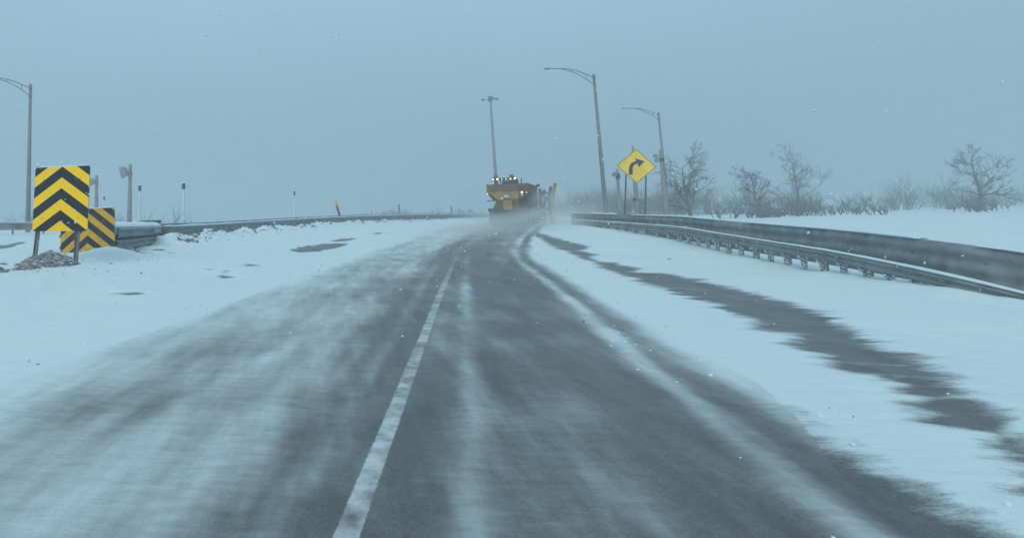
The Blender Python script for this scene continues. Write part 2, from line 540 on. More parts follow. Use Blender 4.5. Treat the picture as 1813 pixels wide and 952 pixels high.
amp = mth('ADD', 0.45, mth('MULTIPLY', sf, 2.0))
val = mth('ADD', cv, mth('MULTIPLY', nn, amp))
fac = n.nodes.new('ShaderNodeMapRange'); fac.interpolation_type = 'SMOOTHSTEP'
n.links.new(val, fac.inputs[0])
n.links.new(mth('SUBTRACT', 0.5, mth('MULTIPLY', sf, 1.5)), fac.inputs[1])
n.links.new(mth('ADD', 0.5, mth('MULTIPLY', sf, 1.5)), fac.inputs[2])
asp = n.nodes.new('ShaderNodeMixRGB')
asp.inputs[1].default_value = (0.042, 0.047, 0.050, 1); asp.inputs[2].default_value = (0.21, 0.225, 0.23, 1)
salt = noise(1.3, 9, (R(12), 1.6, 0.35), 0.7)
grit = noise(28.0, 5, None, 0.8)
saltr = n.nodes.new('ShaderNodeMapRange'); saltr.inputs[1].default_value = 0.38; saltr.inputs[2].default_value = 0.68
n.links.new(salt, saltr.inputs[0])
n.links.new(mth('MULTIPLY', mth('ADD', mth('MULTIPLY', mth('SUBTRACT', grain, 0.35), 1.3), mth('MULTIPLY', mth('SUBTRACT', grit, 0.3), 1.9)), mth('ADD', 0.22, mth('MULTIPLY', saltr.outputs[0], 0.75))), asp.inputs[0])
snc = n.nodes.new('ShaderNodeMixRGB')
snc.inputs[1].default_value = (0.56, 0.70, 0.76, 1); snc.inputs[2].default_value = (0.65, 0.77, 0.81, 1)
big = noise(0.35, 4)
n.links.new(big, snc.inputs[0])
mixc = n.nodes.new('ShaderNodeMixRGB')
n.links.new(fac.outputs[0], mixc.inputs[0]); n.links.new(asp.outputs[0], mixc.inputs[1]); n.links.new(snc.outputs[0], mixc.inputs[2])
pnt = n.nodes.new('ShaderNodeMixRGB'); pnt.inputs[2].default_value = (0.66, 0.74, 0.78, 1)
wear = n.nodes.new('ShaderNodeMapRange'); wear.inputs[1].default_value = 0.30; wear.inputs[2].default_value = 0.62
n.links.new(noise(5.0, 6), wear.inputs[0])
n.links.new(mth('MULTIPLY', an('paint'), mth('MULTIPLY', wear.outputs[0], 0.9)), pnt.inputs[0]); n.links.new(mixc.outputs[0], pnt.inputs[1])
n.links.new(pnt.outputs[0], b.inputs['Base Color'])
rg = n.nodes.new('ShaderNodeMapRange'); rg.inputs[3].default_value = 0.38; rg.inputs[4].default_value = 0.85
n.links.new(fac.outputs[0], rg.inputs[0]); n.links.new(rg.outputs[0], b.inputs['Roughness'])
bp = n.nodes.new('ShaderNodeBump'); bp.inputs['Strength'].default_value = 0.55; bp.inputs['Distance'].default_value = 0.08
rip = noise(3.0, 7, (R(20), 0.5, 1.5), 0.6)
n.links.new(mth('ADD', mth('MULTIPLY', fac.outputs[0], 0.5), mth('ADD', mth('MULTIPLY', rip, 0.6), mth('MULTIPLY', grain, 0.12))), bp.inputs['Height'])
n.links.new(bp.outputs[0], b.inputs['Normal'])

# painted lane line, lying in road coordinates
_v = GYY
PAINT = ((np.abs(UU - (-0.66 + 0.010 * _v)) < 0.062) & (_v > 0) & (_v < 30)).astype(float)
PAINT *= np.clip(1.2 - 0.042 * _v, 0.08, 0.92) * (0.55 + 0.6 * fbm(UU * 3, _v * .7, 71, 3))

co = np.stack([GX, GYY, GZZ], -1).reshape(-1, 3)
nrad = len(rad)
ii, jj = np.meshgrid(np.arange(nrad - 1), np.arange(NA), indexing='ij')
j2 = (jj + 1) % NA
quads = np.stack([ii * NA + jj, ii * NA + j2, (ii + 1) * NA + j2, (ii + 1) * NA + jj], -1).reshape(-1, 4)
uc = UU.reshape(-1)[quads].mean(1); yc = GYY.reshape(-1)[quads].mean(1); rc = RR.reshape(-1)[quads].max(1)
is_road = (uc > -4.4) & (uc < 3.3) & (yc < 100) & (yc > -70) & (rc < 150)

def sheet(name, q, label):
    used = np.unique(q)
    idx = np.full(len(co), -1, np.int64); idx[used] = np.arange(len(used))
    qq = idx[q]
    me = bpy.data.meshes.new(name)
    me.vertices.add(len(used)); me.vertices.foreach_set('co', co[used].astype(np.float32).ravel())
    me.loops.add(qq.size); me.loops.foreach_set('vertex_index', qq.astype(np.int32).ravel())
    me.polygons.add(len(qq)); me.polygons.foreach_set('loop_start', (np.arange(len(qq)) * 4).astype(np.int32))
    me.polygons.foreach_set('loop_total', np.full(len(qq), 4, np.int32))
    me.polygons.foreach_set('use_smooth', np.ones(len(qq), bool))
    for nm, arr in (('cover', COV), ('soft', SOFT), ('paint', PAINT)):
        a = me.attributes.new(nm, 'FLOAT', 'POINT'); a.data.foreach_set('value', arr.reshape(-1)[used].astype(np.float32))
    me.materials.append(gm)
    me.update(calc_edges=True)
    o = bpy.data.objects.new(name, me); COL.objects.link(o)
    o['kind'] = 'structure'; o['label'] = label
    return o
quads = quads[:, ::-1]
sheet('ground', quads[~is_road], 'white windblown snow lying over the verges and gore')
sheet('road', quads[is_road], 'dark asphalt ramp streaked with drifting snow')
# centre cap under the camera
mb = MB(); ring = [tuple(co[k]) for k in range(NA)]
mb.add(ring + [(0, 0, float(np.mean([p[2] for p in ring])))], [(k, (k + 1) % NA, NA) for k in range(NA)])
cap = mb.build('pavement', gm); cap['kind'] = 'structure'; cap['label'] = 'dark asphalt directly below the viewer'

def true_z(x, y):
    a = np.array([x]); b_ = np.array([y])
    c, s = cover_field(a, b_)
    return float(ground_height(a, b_, np.clip(1 - c, 0, 1))[0])

# ------------------------------------------------------------------ haze
def volume_box(name, lo, hi, dens, col, aniso=0.3):
    mb = MB(); mb.box([(a + b_) / 2 for a, b_ in zip(lo, hi)], [b_ - a for a, b_ in zip(lo, hi)])
    m = bpy.data.materials.new(name); m.use_nodes = True
    t = m.node_tree; t.nodes.clear()
    o = t.nodes.new('ShaderNodeOutputMaterial'); v = t.nodes.new('ShaderNodeVolumePrincipled')
    v.inputs['Color'].default_value = (*col, 1); v.inputs['Density'].default_value = dens
    v.inputs['Anisotropy'].default_value = aniso
    t.links.new(v.outputs[0], o.inputs['Volume'])
    ob = mb.build(name, m); ob['kind'] = 'stuff'
    return ob, m, t, v
hz, _, _, _ = volume_box('haze', (-700, -500, -4.5), (700, 700, 34), 0.0052, (0.655, 0.735, 0.775), 0.2)
hz['label'] = 'pale snow haze hanging in the air'

# ------------------------------------------------------------------ guard rails
def resample(P, step):
    P = [Vector(p) for p in P]
    # Catmull-Rom through the way points
    out = []
    for i in range(len(P) - 1):
        p0 = P[max(i - 1, 0)]; p1 = P[i]; p2 = P[i + 1]; p3 = P[min(i + 2, len(P) - 1)]
        nseg = max(2, int((p2 - p1).length / 0.4))
        for k in range(nseg):
            t = k / nseg
            out.append(0.5 * ((2 * p1) + (p2 - p0) * t + (2 * p0 - 5 * p1 + 4 * p2 - p3) * t * t + (3 * p1 - p0 - 3 * p2 + p3) * t ** 3))
    out.append(P[-1])
    res = [out[0]]; acc = 0
    for a, b_ in zip(out[:-1], out[1:]):
        L = (b_ - a).length
        while acc + L >= step:
            f = (step - acc) / L; a = a.lerp(b_, f); res.append(a.copy()); L = (b_ - a).length; acc = 0
        acc += L
    if (res[-1] - out[-1]).length > step * .3: res.append(out[-1])
    return res

def strip_along(pts, prof, side):
    """extrude a 2D profile (out, down) along pts; side=+1 puts 'out' to the right of travel"""
    mb = MB(); n = len(prof); vs = []
    for i, p in enumerate(pts):
        d = pts[min(i + 1, len(pts) - 1)] - pts[max(i - 1, 0)]; d.z = 0; d.normalize()
        r = Vector((d.y, -d.x, 0)) * side
        for (o, dn) in prof: vs.append(p + r * o - Vector((0, 0, dn)))
    fs = []
    for i in range(len(pts) - 1):
        for k in range(n):
            k2 = (k + 1) % n
            fs.append((i * n + k, i * n + k2, (i + 1) * n + k2, (i + 1) * n + k))
    fs += [tuple(range(n)), tuple((len(pts) - 1) * n + k for k in range(n))[::-1]]
    mb.add(vs, fs)
    return mb

def wave_profile(top, h, waves, depth=0.075, t=0.012):
    N = waves * 8
    front = []
    for k in range(N + 1):
        q = k / N
        front.append((depth * (0.5 - 0.5 * math.cos(2 * math.pi * waves * q)), top + h * q))
    back = [(o - t, d) for o, d in front[::-1]]
    return front + back

def rail(name, label, P, side, beams, post_step, cap_spec, group='steel guard rails beside the ramp', height=1.0, post_off=-0.16, postm=None, gaps=0.0, depth=0.075):
    pts = resample(P, 0.5)
    root = thing(name, label, 'guard rail', (P[0][0], P[0][1], gz(P[0][0], P[0][1])), group=group)
    inv = Matrix.Translation(root.location).inverted()
    def fin(o): o.matrix_parent_inverse = inv; return o
    for (top, h, w, off) in beams:
        prof = [(o + off, d) for o, d in wave_profile(top, h, w, depth)]
        fin(strip_along(pts, prof, side).build('beam', beam_m, root, smooth=True))
    posts = resample(P, post_step)
    for i, p in enumerate(posts[:95]):
        a = posts[max(i - 1, 0)]; c = posts[min(i + 1, len(posts) - 1)]
        d = (c - a); d.z = 0; d.normalize()
        r = Vector((d.y, -d.x, 0)) * side
        q = p + r * post_off
        base = gz(q.x, q.y) - 0.4
        ht = q.z - 0.03 - base
        rot = Matrix((r, d, Vector((0, 0, 1)))).transposed()
        m = MB(); m.box((q.x, q.y, base + ht / 2), (0.14, 0.12, ht), rot)
        m.box(tuple(q + r * 0.10 + Vector((0, 0, -0.25))), (0.14, 0.09, 0.36), rot)
        fin(m.build('post', postm or woodm, root))
    # snow lying along the top
    if cap_spec:
        w0, h0 = cap_spec
        mb = MB(); seg = []
        runs = []
        for i, p in enumerate(pts):
            g = float(vnoise(np.array([i * 0.37]), np.array([3.3]), 91)[0])
            if g < gaps:
                if len(seg) > 1: runs.append(seg)
                seg = []
            else: seg.append((i, p))
        if len(seg) > 1: runs.append(seg)
        for sg in runs:
            vs = []; fs = []
            for k, (i, p) in enumerate(sg):
                d = pts[min(i + 1, len(pts) - 1)] - pts[max(i - 1, 0)]; d.z = 0; d.normalize()
                r = Vector((d.y, -d.x, 0)) * side
                hh = h0 * (0.55 + 0.9 * float(vnoise(np.array([i * .8]), np.array([0.2]), 33)[0]))
                if k in (0, len(sg) - 1): hh *= .3
                for (o, zz) in ((0.05 * w0 / .2, 0), (0.055 * w0 / .2, hh * .6), (0.0, hh), (-w0 * .7, hh * .9), (-w0, hh * .4), (-w0, 0)):
                    vs.append(p + r * (o + 0.02) + Vector((0, 0, zz - 0.002)))
            for k in range(len(sg) - 1):
                for j in range(6):
                    fs.append((k * 6 + j, k * 6 + (j + 1) % 6, (k + 1) * 6 + (j + 1) % 6, (k + 1) * 6 + j))
            mb.add(vs, fs)
        fin(mb.build('snow_cap', snowm, root, smooth=True))
    return root

rail('guard_rail', 'long grey ribbed rail sweeping from the crash cushion to behind the snowplow', RAIL1, 1, [(0.0, 0.50, 3, 0.0)], 1.9, (0.22, 0.09))
rail('guard_rail', 'farther grey rail showing just above and behind the long left rail', RAIL2, 1, [(0.0, 0.50, 3, 0.0)], 1.9, (0.2, 0.05), gaps=0.22)
rail('guard_rail', 'near grey rail with pale snow ridge and exposed posts on the right verge', RAILN, -1, [(0.0, 0.31, 2, 0.0)], 0.95, (0.16, 0.035), postm=snowpost)
rail('guard_rail', 'taller dark rail behind the near right rail, below the yellow diamond sign', RAILR, -1, [(0.0, 1.15, 3, 0.0)], 1.9, (0.22, 0.06), gaps=0.25, depth=0.06)

# frozen snow plumes on the posts of the near right rail, part of that look
# ------------------------------------------------------------------ crash cushion at the gore
cc0 = at(203, 398, 20.8); cc1 = at(286, 397.5, 29.2)
root = thing('crash_cushion', 'snow topped steel crash cushion of overlapping ribbed panels behind the dull chevron board', 'crash cushion', (cc0.x, cc0.y, gz(cc0.x, cc0.y)))
inv = Matrix.Translation(root.location).inverted()
ax = Vector((cc1.x - cc0.x, cc1.y - cc0.y, 0)); L = ax.length; ax.normalize(); rt_ = Vector((ax.y, -ax.x, 0))
NP = 4
for sidx, (off, sg) in enumerate(((0.0, 1), (-1.5, -1))):
    for k in range(NP):
        a = cc0 + ax * (L * k / NP - 0.05) + rt_ * (off + sg * 0.02 * (NP - k)); c = cc0 + ax * (L * (k + 1) / NP + 0.35) + rt_ * (off + sg * 0.02 * (NP - k))
        a.z = cc0.z - 0.07 + (cc1.z - cc0.z) * k / NP; c.z = cc0.z - 0.07 + (cc1.z - cc0.z) * (k + 1) / NP
        pts = [a.lerp(c, t / 6) for t in range(7)]
        for top_ in (0.0, 0.45):
            pr = [(o - (.04 if top_ else 0), d) for o, d in wave_profile(top_, 0.40, 2, 0.10)]
            o = strip_along(pts, pr, sg).build('side_panel', beam_m, root, smooth=True); o.matrix_parent_inverse = inv
m = MB()
nseg = 24; vs = []; fs = []
for k in range(nseg + 1):
    p = cc0 + ax * (L * k / nseg * 1.02); zt = cc0.z - 0.09 + (cc1.z - cc0.z) * k / nseg
    for j in range(9):
        q = j / 8
        w = p + rt_ * (-1.56 + q * 1.60)
        hh = 0.22 * (1 - (2 * q - 1) ** 4) * (0.7 + 0.6 * float(vnoise(np.array([k * .5]), np.array([q * 3]), 4)[0]))
        vs.append((w.x, w.y, zt + hh - 0.02))
for k in range(nseg):
    for j in range(8):
        fs.append((k * 9 + j, k * 9 + j + 1, (k + 1) * 9 + j + 1, (k + 1) * 9 + j))
nn_ = len(vs)
vs += [(x, y, z - 0.25) for x, y, z in vs]
loop = [j for j in range(9)] + [k * 9 + 8 for k in range(1, nseg + 1)] + [nseg * 9 + j for j in range(7, -1, -1)] + [k * 9 for k in range(nseg - 1, 0, -1)]
for a_, b_ in zip(loop, loop[1:] + loop[:1]): fs.append((a_, b_, b_ + nn_, a_ + nn_))
m.add(vs, fs)
o = m.build('snow_cap', snowm, root, smooth=True); o.matrix_parent_inverse = inv
for k in range(5):
    q = cc0 + ax * (L * k / 4 + .15) + rt_ * -0.75
    m = MB(); base = gz(q.x, q.y) - .2; m.box((q.x, q.y, (base + q.z - .15) / 2), (1.2, 0.12, q.z - .15 - base), Matrix((rt_, ax, Vector((0, 0, 1)))).transposed())
    o = m.build('diaphragm', darkst, root); o.matrix_parent_inverse = inv
# dark top plate standing above the snow at its far end
pA = at(247, 391, 30); pB = at(284, 390, 31.5)
m = MB(); mid_ = (pA + pB) / 2; dd = pB - pA; Lp = dd.length; dd.normalize(); up = Vector((0, 0, 1)); nrm = dd.cross(up).normalized(); up2 = nrm.cross(dd)
m.box(tuple(mid_ - up2 * .06), (Lp, 0.10, 0.11), Matrix((dd, nrm, up2)).transposed())
m.box(tuple(pA + dd * .1 - up2 * .3), (.08, .08, .5)); m.box(tuple(pB - dd * .1 - up2 * .3), (.08, .08, .5))
o = m.build('hold_down_bar', darkst, root); o.matrix_parent_inverse = inv
m = MB(); m.box(tuple(mid_ + up2 * 0.02), (Lp, 0.12, 0.045), Matrix((dd, nrm, up2)).transposed())
o = m.build('snow_ridge', snowm, root, bevel=.01); o.matrix_parent_inverse = inv

# ------------------------------------------------------------------ chevron boards
def rounded_rect(w, h, r, n=6):
    pts = []
    for cx, cy, a0 in ((w / 2 - r, -r, 90), (w / 2 - r, -h + r, 0), (-w / 2 + r, -h + r, -90), (-w / 2 + r, -r, -180)):
        for k in range(n + 1):
            a = R(a0 - 90 * k / n); pts.append((cx + r * math.cos(a), cy + r * math.sin(a)))
    return pts

def frame_from(TL, TR, BR, BL):
    X = ((TR - TL) + (BR - BL)).normalized()
    Uu = ((TL - BL) + (TR - BR)) / 2
    H = Uu.length
    Uu = (Uu - X * Uu.dot(X)).normalized()
    N = X.cross(Uu)
    W_ = ((TR - TL).length + (BR - BL).length) / 2
    C = (TL + TR) / 2
    Cc = (TL + TR + BR + BL) / 4
    C = Cc + Uu * H / 2
    return C, X, Uu, N, W_, H

def board(root, C, X, U, N, W_, H, mt, name='panel', r=0.07, t=0.02):
    poly = rounded_rect(W_, H, r)
    me = bpy.data.meshes.new(name); bm = bmesh.new()
    fr = [bm.verts.new(C + X * x + U * y + N * t / 2) for x, y in poly]
    bk = [bm.verts.new(C + X * x + U * y - N * t / 2) for x, y in poly]
    uvl = bm.loops.layers.uv.new('board')
    nn = len(poly)
    f = bm.faces.new(fr); f2 = bm.faces.new(bk[::-1])
    for i in range(nn): bm.faces.new((fr[i], bk[i], bk[(i + 1) % nn], fr[(i + 1) % nn]))
    inv_ = {}
    for i, v in enumerate(fr): inv_[v] = poly[i]
    for i, v in enumerate(bk): inv_[v] = poly[i]
    bmesh.ops.recalc_face_normals(bm, faces=bm.faces)
    for fc in bm.faces:
        for l in fc.loops:
            x, y = inv_[l.vert]; l[uvl].uv = (x, -y)
        fc.material_index = 0 if fc == f else 1
    bm.to_mesh(me); bm.free()
    me.materials.append(mt); me.materials.append(galv)
    o = bpy.data.objects.new(name, me); COL.objects.link(o); o.parent = root
    o.matrix_parent_inverse = Matrix.Translation(root.location).inverted()
    return o

dl, dr = 16.4, 15.9
TL, TR, BR, BL = at(67, 297.5, dl), at(160.5, 292.5, dr), at(154.5, 409, dr), at(54, 409, dl)
C, X, U, N, W1, H1 = frame_from(TL, TR, BR, BL)
lg1 = at(59, 462, 16.55); lg2 = at(131.5, 475, 16.1)
root = thing('chevron_sign', 'bright clean yellow and black chevron board leaning on two legs, in front', 'warning sign', (lg2.x, lg2.y, gz(lg2.x, lg2.y)), group='chevron warning boards at the gore')
inv = Matrix.Translation(root.location).inverted()
chev1 = chevron_mat('bright_chevron', 0.337 * H1, 0.0, 0.79 * 0.814 * H1 / W1, (0.98, 0.60, 0.012), (0.022, 0.025, 0.03), 0.10)
N_cam = N if N.dot(Vector((0, 0, CAMZ)) - C) > 0 else -N
board(root, C, X, U, N_cam, W1, H1, chev1)
m = MB(); m.prism([(-W1/2+.05, .0), (W1/2-.05, .0), (W1/2-.12, .022), (-W1/2+.12, .025)], lambda a, c: C + X*a + U*c + N_cam*.012, lambda a, c: C + X*a + U*c - N_cam*.02)
o = m.build('snow_cap', snowm, root); o.matrix_parent_inverse = inv
for lg, tp in ((lg1, C + X * (-W1 * 0.36) - U * 0.15), (lg2, C + X * (W1 * 0.315) - U * 0.15)):
    m = MB(); a = Vector(lg); a2 = Vector(tp) - N_cam * 0.09; a = a - N_cam * 0.06
    d = (a2 - a).normalized(); a = a - d * 0.35
    rx = X - d * X.dot(d); rx.normalize(); ry = d.cross(rx)
    Lg = (a2 - a).length
    rot = Matrix((rx, ry, d)).transposed()
    c_ = (a + a2) / 2
    m.box(tuple(c_), (0.115, 0.012, Lg), rot)                       # U channel
    for s_ in (-1, 1): m.box(tuple(c_ + rx * s_ * 0.052 - ry * 0.026), (0.012, 0.05, Lg), rot)
    o = m.build('leg', galv, root); o.matrix_parent_inverse = inv
for s_ in (-.33, .33):
    for q in (.2, .8):
        m = MB(); p = C + X * (W1 * s_) - U * (H1 * q)
        m.tube([p + N_cam * 0.009, p + N_cam * 0.024], 0.016, 8)
        o = m.build('bolt', galv, root); o.matrix_parent_inverse = inv

TL, TR, BR, BL = at(108, 370.5, 20.3), at(204, 369, 20.0), at(203, 458, 20.0), at(107.5, 466, 20.3)
C2, X2, U2, N2, W2, H2 = frame_from(TL, TR, BR, BL)
N2c = N2 if N2.dot(Vector((0, 0, CAMZ)) - C2) > 0 else -N2
q = C2 - U2 * H2
root = thing('chevron_sign', 'dull dirty yellow and black chevron board on the crash cushion, half behind the bright board', 'warning sign', (q.x, q.y, gz(q.x, q.y)), group='chevron warning boards at the gore')
inv = Matrix.Translation(root.location).inverted()
chev2 = chevron_mat('dull_chevron', 0.515, -0.145, 0.78, (0.60, 0.36, 0.035), (0.028, 0.03, 0.034), 0.75)
board(root, C2, X2, U2, N2c, W2, H2, chev2)
m = MB(); m.prism([(-W2/2+.06, .0), (W2/2-.06, .0), (W2/2-.12, .03), (0, .02), (-W2/2+.12, .03)], lambda a, c: C2 + X2*a + U2*c + N2c*.012, lambda a, c: C2 + X2*a + U2*c - N2c*.03)
o = m.build('snow_cap', snowm, root); o.matrix_parent_inverse = inv
for s_ in (-.55, .55):
    m = MB(); p0 = C2 + X2 * s_ - U2 * .15 - N2c * .05; m.box(tuple(p0 - U2 * (H2 * .45)), (.07, .06, H2 * 1.0), Matrix((X2, N2c, U2)).transposed())
    o = m.build('bracket', galv, root); o.matrix_parent_inverse = inv
for q_ in (.52, .74, .9):
    m = MB(); m.box(tuple(C2 - X2 * (W2 / 2 + .015) - U2 * (H2 * q_ - .03)), (.05, .03, .10), Matrix((X2, N2c, U2)).transposed())
    o = m.build('clip', darkst, root); o.matrix_parent_inverse = inv

# ------------------------------------------------------------------ yellow diamond curve sign
D = 43.0
TT, RR_, BB, LL = at(1126, 264, D), at(1162, 295.5, D), at(1127.5, 325.5, D), at(1091, 293, D)
Cd = (TT + RR_ + BB + LL) / 4
Xd = (RR_ - LL); wd = Xd.length / 2; Xd.normalize()
Ud = (TT - BB); hd = Ud.length / 2; Ud = (Ud - Xd * Ud.dot(Xd)).normalized()
Nd = Xd.cross(Ud)
if Nd.dot(Vector((0, 0, CAMZ)) - Cd) < 0: Nd = -Nd
fl = on_ground(1108, 381); root_loc = (Cd.x, Cd.y, gz(Cd.x, Cd.y))
root = thing('curve_sign', 'yellow diamond sign with a black arrow curving right on two thin dark posts', 'road sign', root_loc)
inv = Matrix.Translation(root.location).inverted()
dia_y = mat('sign_yellow', (0.95, 0.66, 0.03), 0.45, 0.15, 1.2, dirt=(0.80, 0.52, 0.03))
dia_k = mat('sign_black', (0.02, 0.022, 0.022), 0.5, 0.2, 4)
def rdia(k, rr=0.10, n=5):
    w_, h_ = wd * k, hd * k
    cs = [(0, h_), (w_, 0), (0, -h_), (-w_, 0)]; out = []
    for i in range(4):
        p = Vector(cs[i]); a = (Vector(cs[i - 1]) - p).normalized(); c = (Vector(cs[(i + 1) % 4]) - p).normalized()
        s0 = p + a * rr; s1 = p + c * rr
        for k_ in range(n + 1):
            t = k_ / n; out.append(tuple((1 - t) ** 2 * s0 + 2 * t * (1 - t) * p + t * t * s1))
    return out
def plate(poly, z0, z1): 
    m = MB(); m.prism(poly, lambda a, c: Cd + Xd * a + Ud * c + Nd * z0, lambda a, c: Cd + Xd * a + Ud * c + Nd * z1); return m
pk = 1 / F * D
for (poly, z0, z1, nm, mt_) in ((rdia(1.0), 0, 0.02, 'panel', dia_y),):
    pn = plate(poly, z0, z1).build(nm, mt_, root); pn.matrix_parent_inverse = inv
o_ = rdia(0.985, .09); i_ = rdia(0.945, .08); nb = len(o_)
m = MB(); m.add([Cd + Xd*a + Ud*c + Nd*.026 for a, c in o_] + [Cd + Xd*a + Ud*c + Nd*.026 for a, c in i_] + [Cd + Xd*a + Ud*c + Nd*.0205 for a, c in o_] + [Cd + Xd*a + Ud*c + Nd*.0205 for a, c in i_],
      [(k, (k+1) % nb, nb + (k+1) % nb, nb + k) for k in range(nb)] + [(2*nb+k, 2*nb+(k+1) % nb, 3*nb + (k+1) % nb, 3*nb + k) for k in range(nb)] + [(k, (k+1) % nb, 2*nb + (k+1) % nb, 2*nb+k) for k in range(nb)] + [(nb+k, nb+(k+1) % nb, 3*nb + (k+1) % nb, 3*nb+k) for k in range(nb)])
o = m.build('border', dia_k, root); o.matrix_parent_inverse = inv
# arrow: pixel outline of the zoomed photograph (5.95 px per px), centred on the panel
def zz(x, y): return ((x / 5.95 + 1060 - 1126.6) * pk, -(y / 5.95 + 240 - 294.5) * pk)
outer = [(313,415),(314,380),(316,350),(324,322),(338,298),(358,283),(378,274),(398,272)]
inner = [(425,296),(405,297),(388,302),(372,312),(361,326),(356,345),(355,375),(355,415)]
arrow = outer + [(381,240),(482,268),(418,333)] + [(413, 300)] + inner[1:]
m = MB()
poly = [zz(*p) for p in arrow]
m = plate(poly, 0.0205, 0.028)
o = m.build('arrow', dia_k, root); o.matrix_parent_inverse = inv
for (bx, by, tx, ty) in ((1106.5, 384, 1109, 308), (1143, 384, 1144.5, 306)):
    m = MB(); a = at(bx, by, D); t_ = at(tx, ty, D) - Nd * .05; a = a - Nd * .05
    dn = (a - t_).normalized(); a = a + dn * 1.3
    m.tube([a, t_], 0.055, 8)
    o = m.build('post', darkst, root); o.matrix_parent_inverse = inv
m = MB()
for zq in (-.35, .35): m.box(tuple(Cd + Ud * zq - Nd * .03), (wd * 1.0, .03, .06), Matrix((Xd, Nd, Ud)).transposed())
o = m.build('cross_rail', darkst, root); o.matrix_parent_inverse = inv

# ------------------------------------------------------------------ street lamps
S = 52 / F
def ap(x, y): return Vector(((x / 6.043 - 150.9) * S, 0, 12.75 - (y / 6.043 - 51.3) * S))
def make_lamp(label, loc):
    root = thing('street_lamp', label, 'street lamp', loc, group='tall street lamps with truss arms')
    m = MB(); m.tube([(0, 0, -1.2), (0, 0, 0), (0, 0, 6), (0, 0, 12.75)], [.20, .20, .155, .10], 14); m.build('pole', lampst, root, smooth=True)
    m = MB(); m.box((0, 0, 0.06), (.55, .55, .10)); m.build('base_plate', galv, root, bevel=.01)
    up_ = [ap(912, 350), ap(870, 330), ap(820, 305), ap(760, 277), ap(700, 255), ap(650, 243), ap(600, 236), ap(540, 235), ap(440, 232)]
    lo_ = [ap(916, 428), ap(880, 402), ap(840, 372), ap(780, 330), ap(730, 299), ap(680, 275), ap(640, 260), ap(600, 249), ap(560, 240)]
    m = MB(); m.tube(up_, .042, 8); m.build('upper_arm', lampst, root, smooth=True)
    m = MB(); m.tube(lo_, .040, 8); m.build('lower_arm', lampst, root, smooth=True)
    for a, c in ((ap(824, 307), ap(829, 363)), (ap(680, 250), ap(680, 275))):
        m = MB(); m.tube([a, c], .03, 6); m.build('strut', lampst, root)
    for zz_ in (ap(912, 348).z, ap(912, 424).z):
        m = MB(); m.tube([(0, 0, zz_ - .09), (0, 0, zz_ + .09)], .15, 12); m.build('collar', lampst, root)
    m = MB(); a = ap(445, 232); c = ap(372, 229)
    m.tube([a, a.lerp(c, .25), a.lerp(c, .6), c], [.05, .15, .17, .06], 10, sx=1.0, sy=1.0)
    for i, v in enumerate(m.v): m.v[i] = (v[0], v[1], a.z + (v[2] - a.z) * 0.45)
    h = m.build('lamp_head', galv, root, smooth=True)
    return root
def lamp_loc(px_top, py_top, d):
    t = at(px_top, py_top, d); x = t.x + 12.75 * LEAN
    return (x, d, t.z - 12.75)
LEAN = 0.014
lamp = make_lamp('near street lamp on the right, its arm reaching left above the snowplow', lamp_loc(1051, 131.5, 52))
lamp.rotation_euler = (0, -LEAN, 0)
for (lb, px, py, d, ln) in (('street lamp at the far left edge, arm running out of the picture', 54, 149.5, 47, .016), ('smaller far street lamp beside the bare tree at the right', 1165.5, 199, 71, .016)):
    c = copy_tree(lamp); c['label'] = lb
    t = at(px, py, d); c.location = (t.x + 12.75 * ln, d, t.z - 12.75); c.rotation_euler = (0, -ln, 0)
for l_ in [o for o in bpy.data.objects if o.name.startswith('street_lamp')]:
    # stand it on the ground: short concrete footing
    g = gz(l_.location.x, l_.location.y)
    m = MB(); m.tube([(0, 0, min(g - l_.location.z, 0) - .5), (0, 0, 0.0)], .33, 14); m.build('footing', conc, l_)

# high mast
d = 112
t = at(868, 173, d); bs = at(877.5, 310, d)
dirv = (bs - t).normalized(); k = (gz(bs.x, bs.y) - t.z) / dirv.z; b_ = t + dirv * k
root = thing('high_mast_light', 'tall mast with a ring of floodlights rising behind the snowplow', 'mast light', tuple(b_))
inv = Matrix.Translation(root.location).inverted()
m = MB(); m.tube([b_ - Vector((0, 0, .6)), b_.lerp(t, .5), t], [.40, .28, .17], 14); o = m.build('pole', lampst, root, smooth=True); o.matrix_parent_inverse = inv
s = d / F
m = MB(); c = t + Vector((0, 0, -.35)); m.tube([c + Vector((0, 0, -.35)), c + Vector((0, 0, .35))], .38, 14)
m.tube([c + Vector((0, 0, .35)), c + Vector((0, 0, .55))], [.3, .42], 14); o = m.build('crown_ring', darkst, root); o.matrix_parent_inverse = inv
for (ax_, ay_, dz) in ((-1.05, .2, -.02), (1.05, .35, .10), (.32, -.7, -.04), (-.15, -.9, -.05), (.05, 1.0, .25), (.25, .8, .15)):
    m = MB(); e_ = c + Vector((ax_, ay_, dz)); m.tube([c, e_], .04, 6)
    v_ = Vector((ax_, ay_, 0)).normalized()
    m.tube([e_ - v_ * .1, e_ + v_ * .1, e_ + v_ * .45, e_ + v_ * .65], [.10, .26, .28, .08], 10)
    for i, v in enumerate(m.v): m.v[i] = (v[0], v[1], e_.z + (v[2] - e_.z) * .7)
    o = m.build('floodlight', darkst, root, smooth=True); o.matrix_parent_inverse = inv

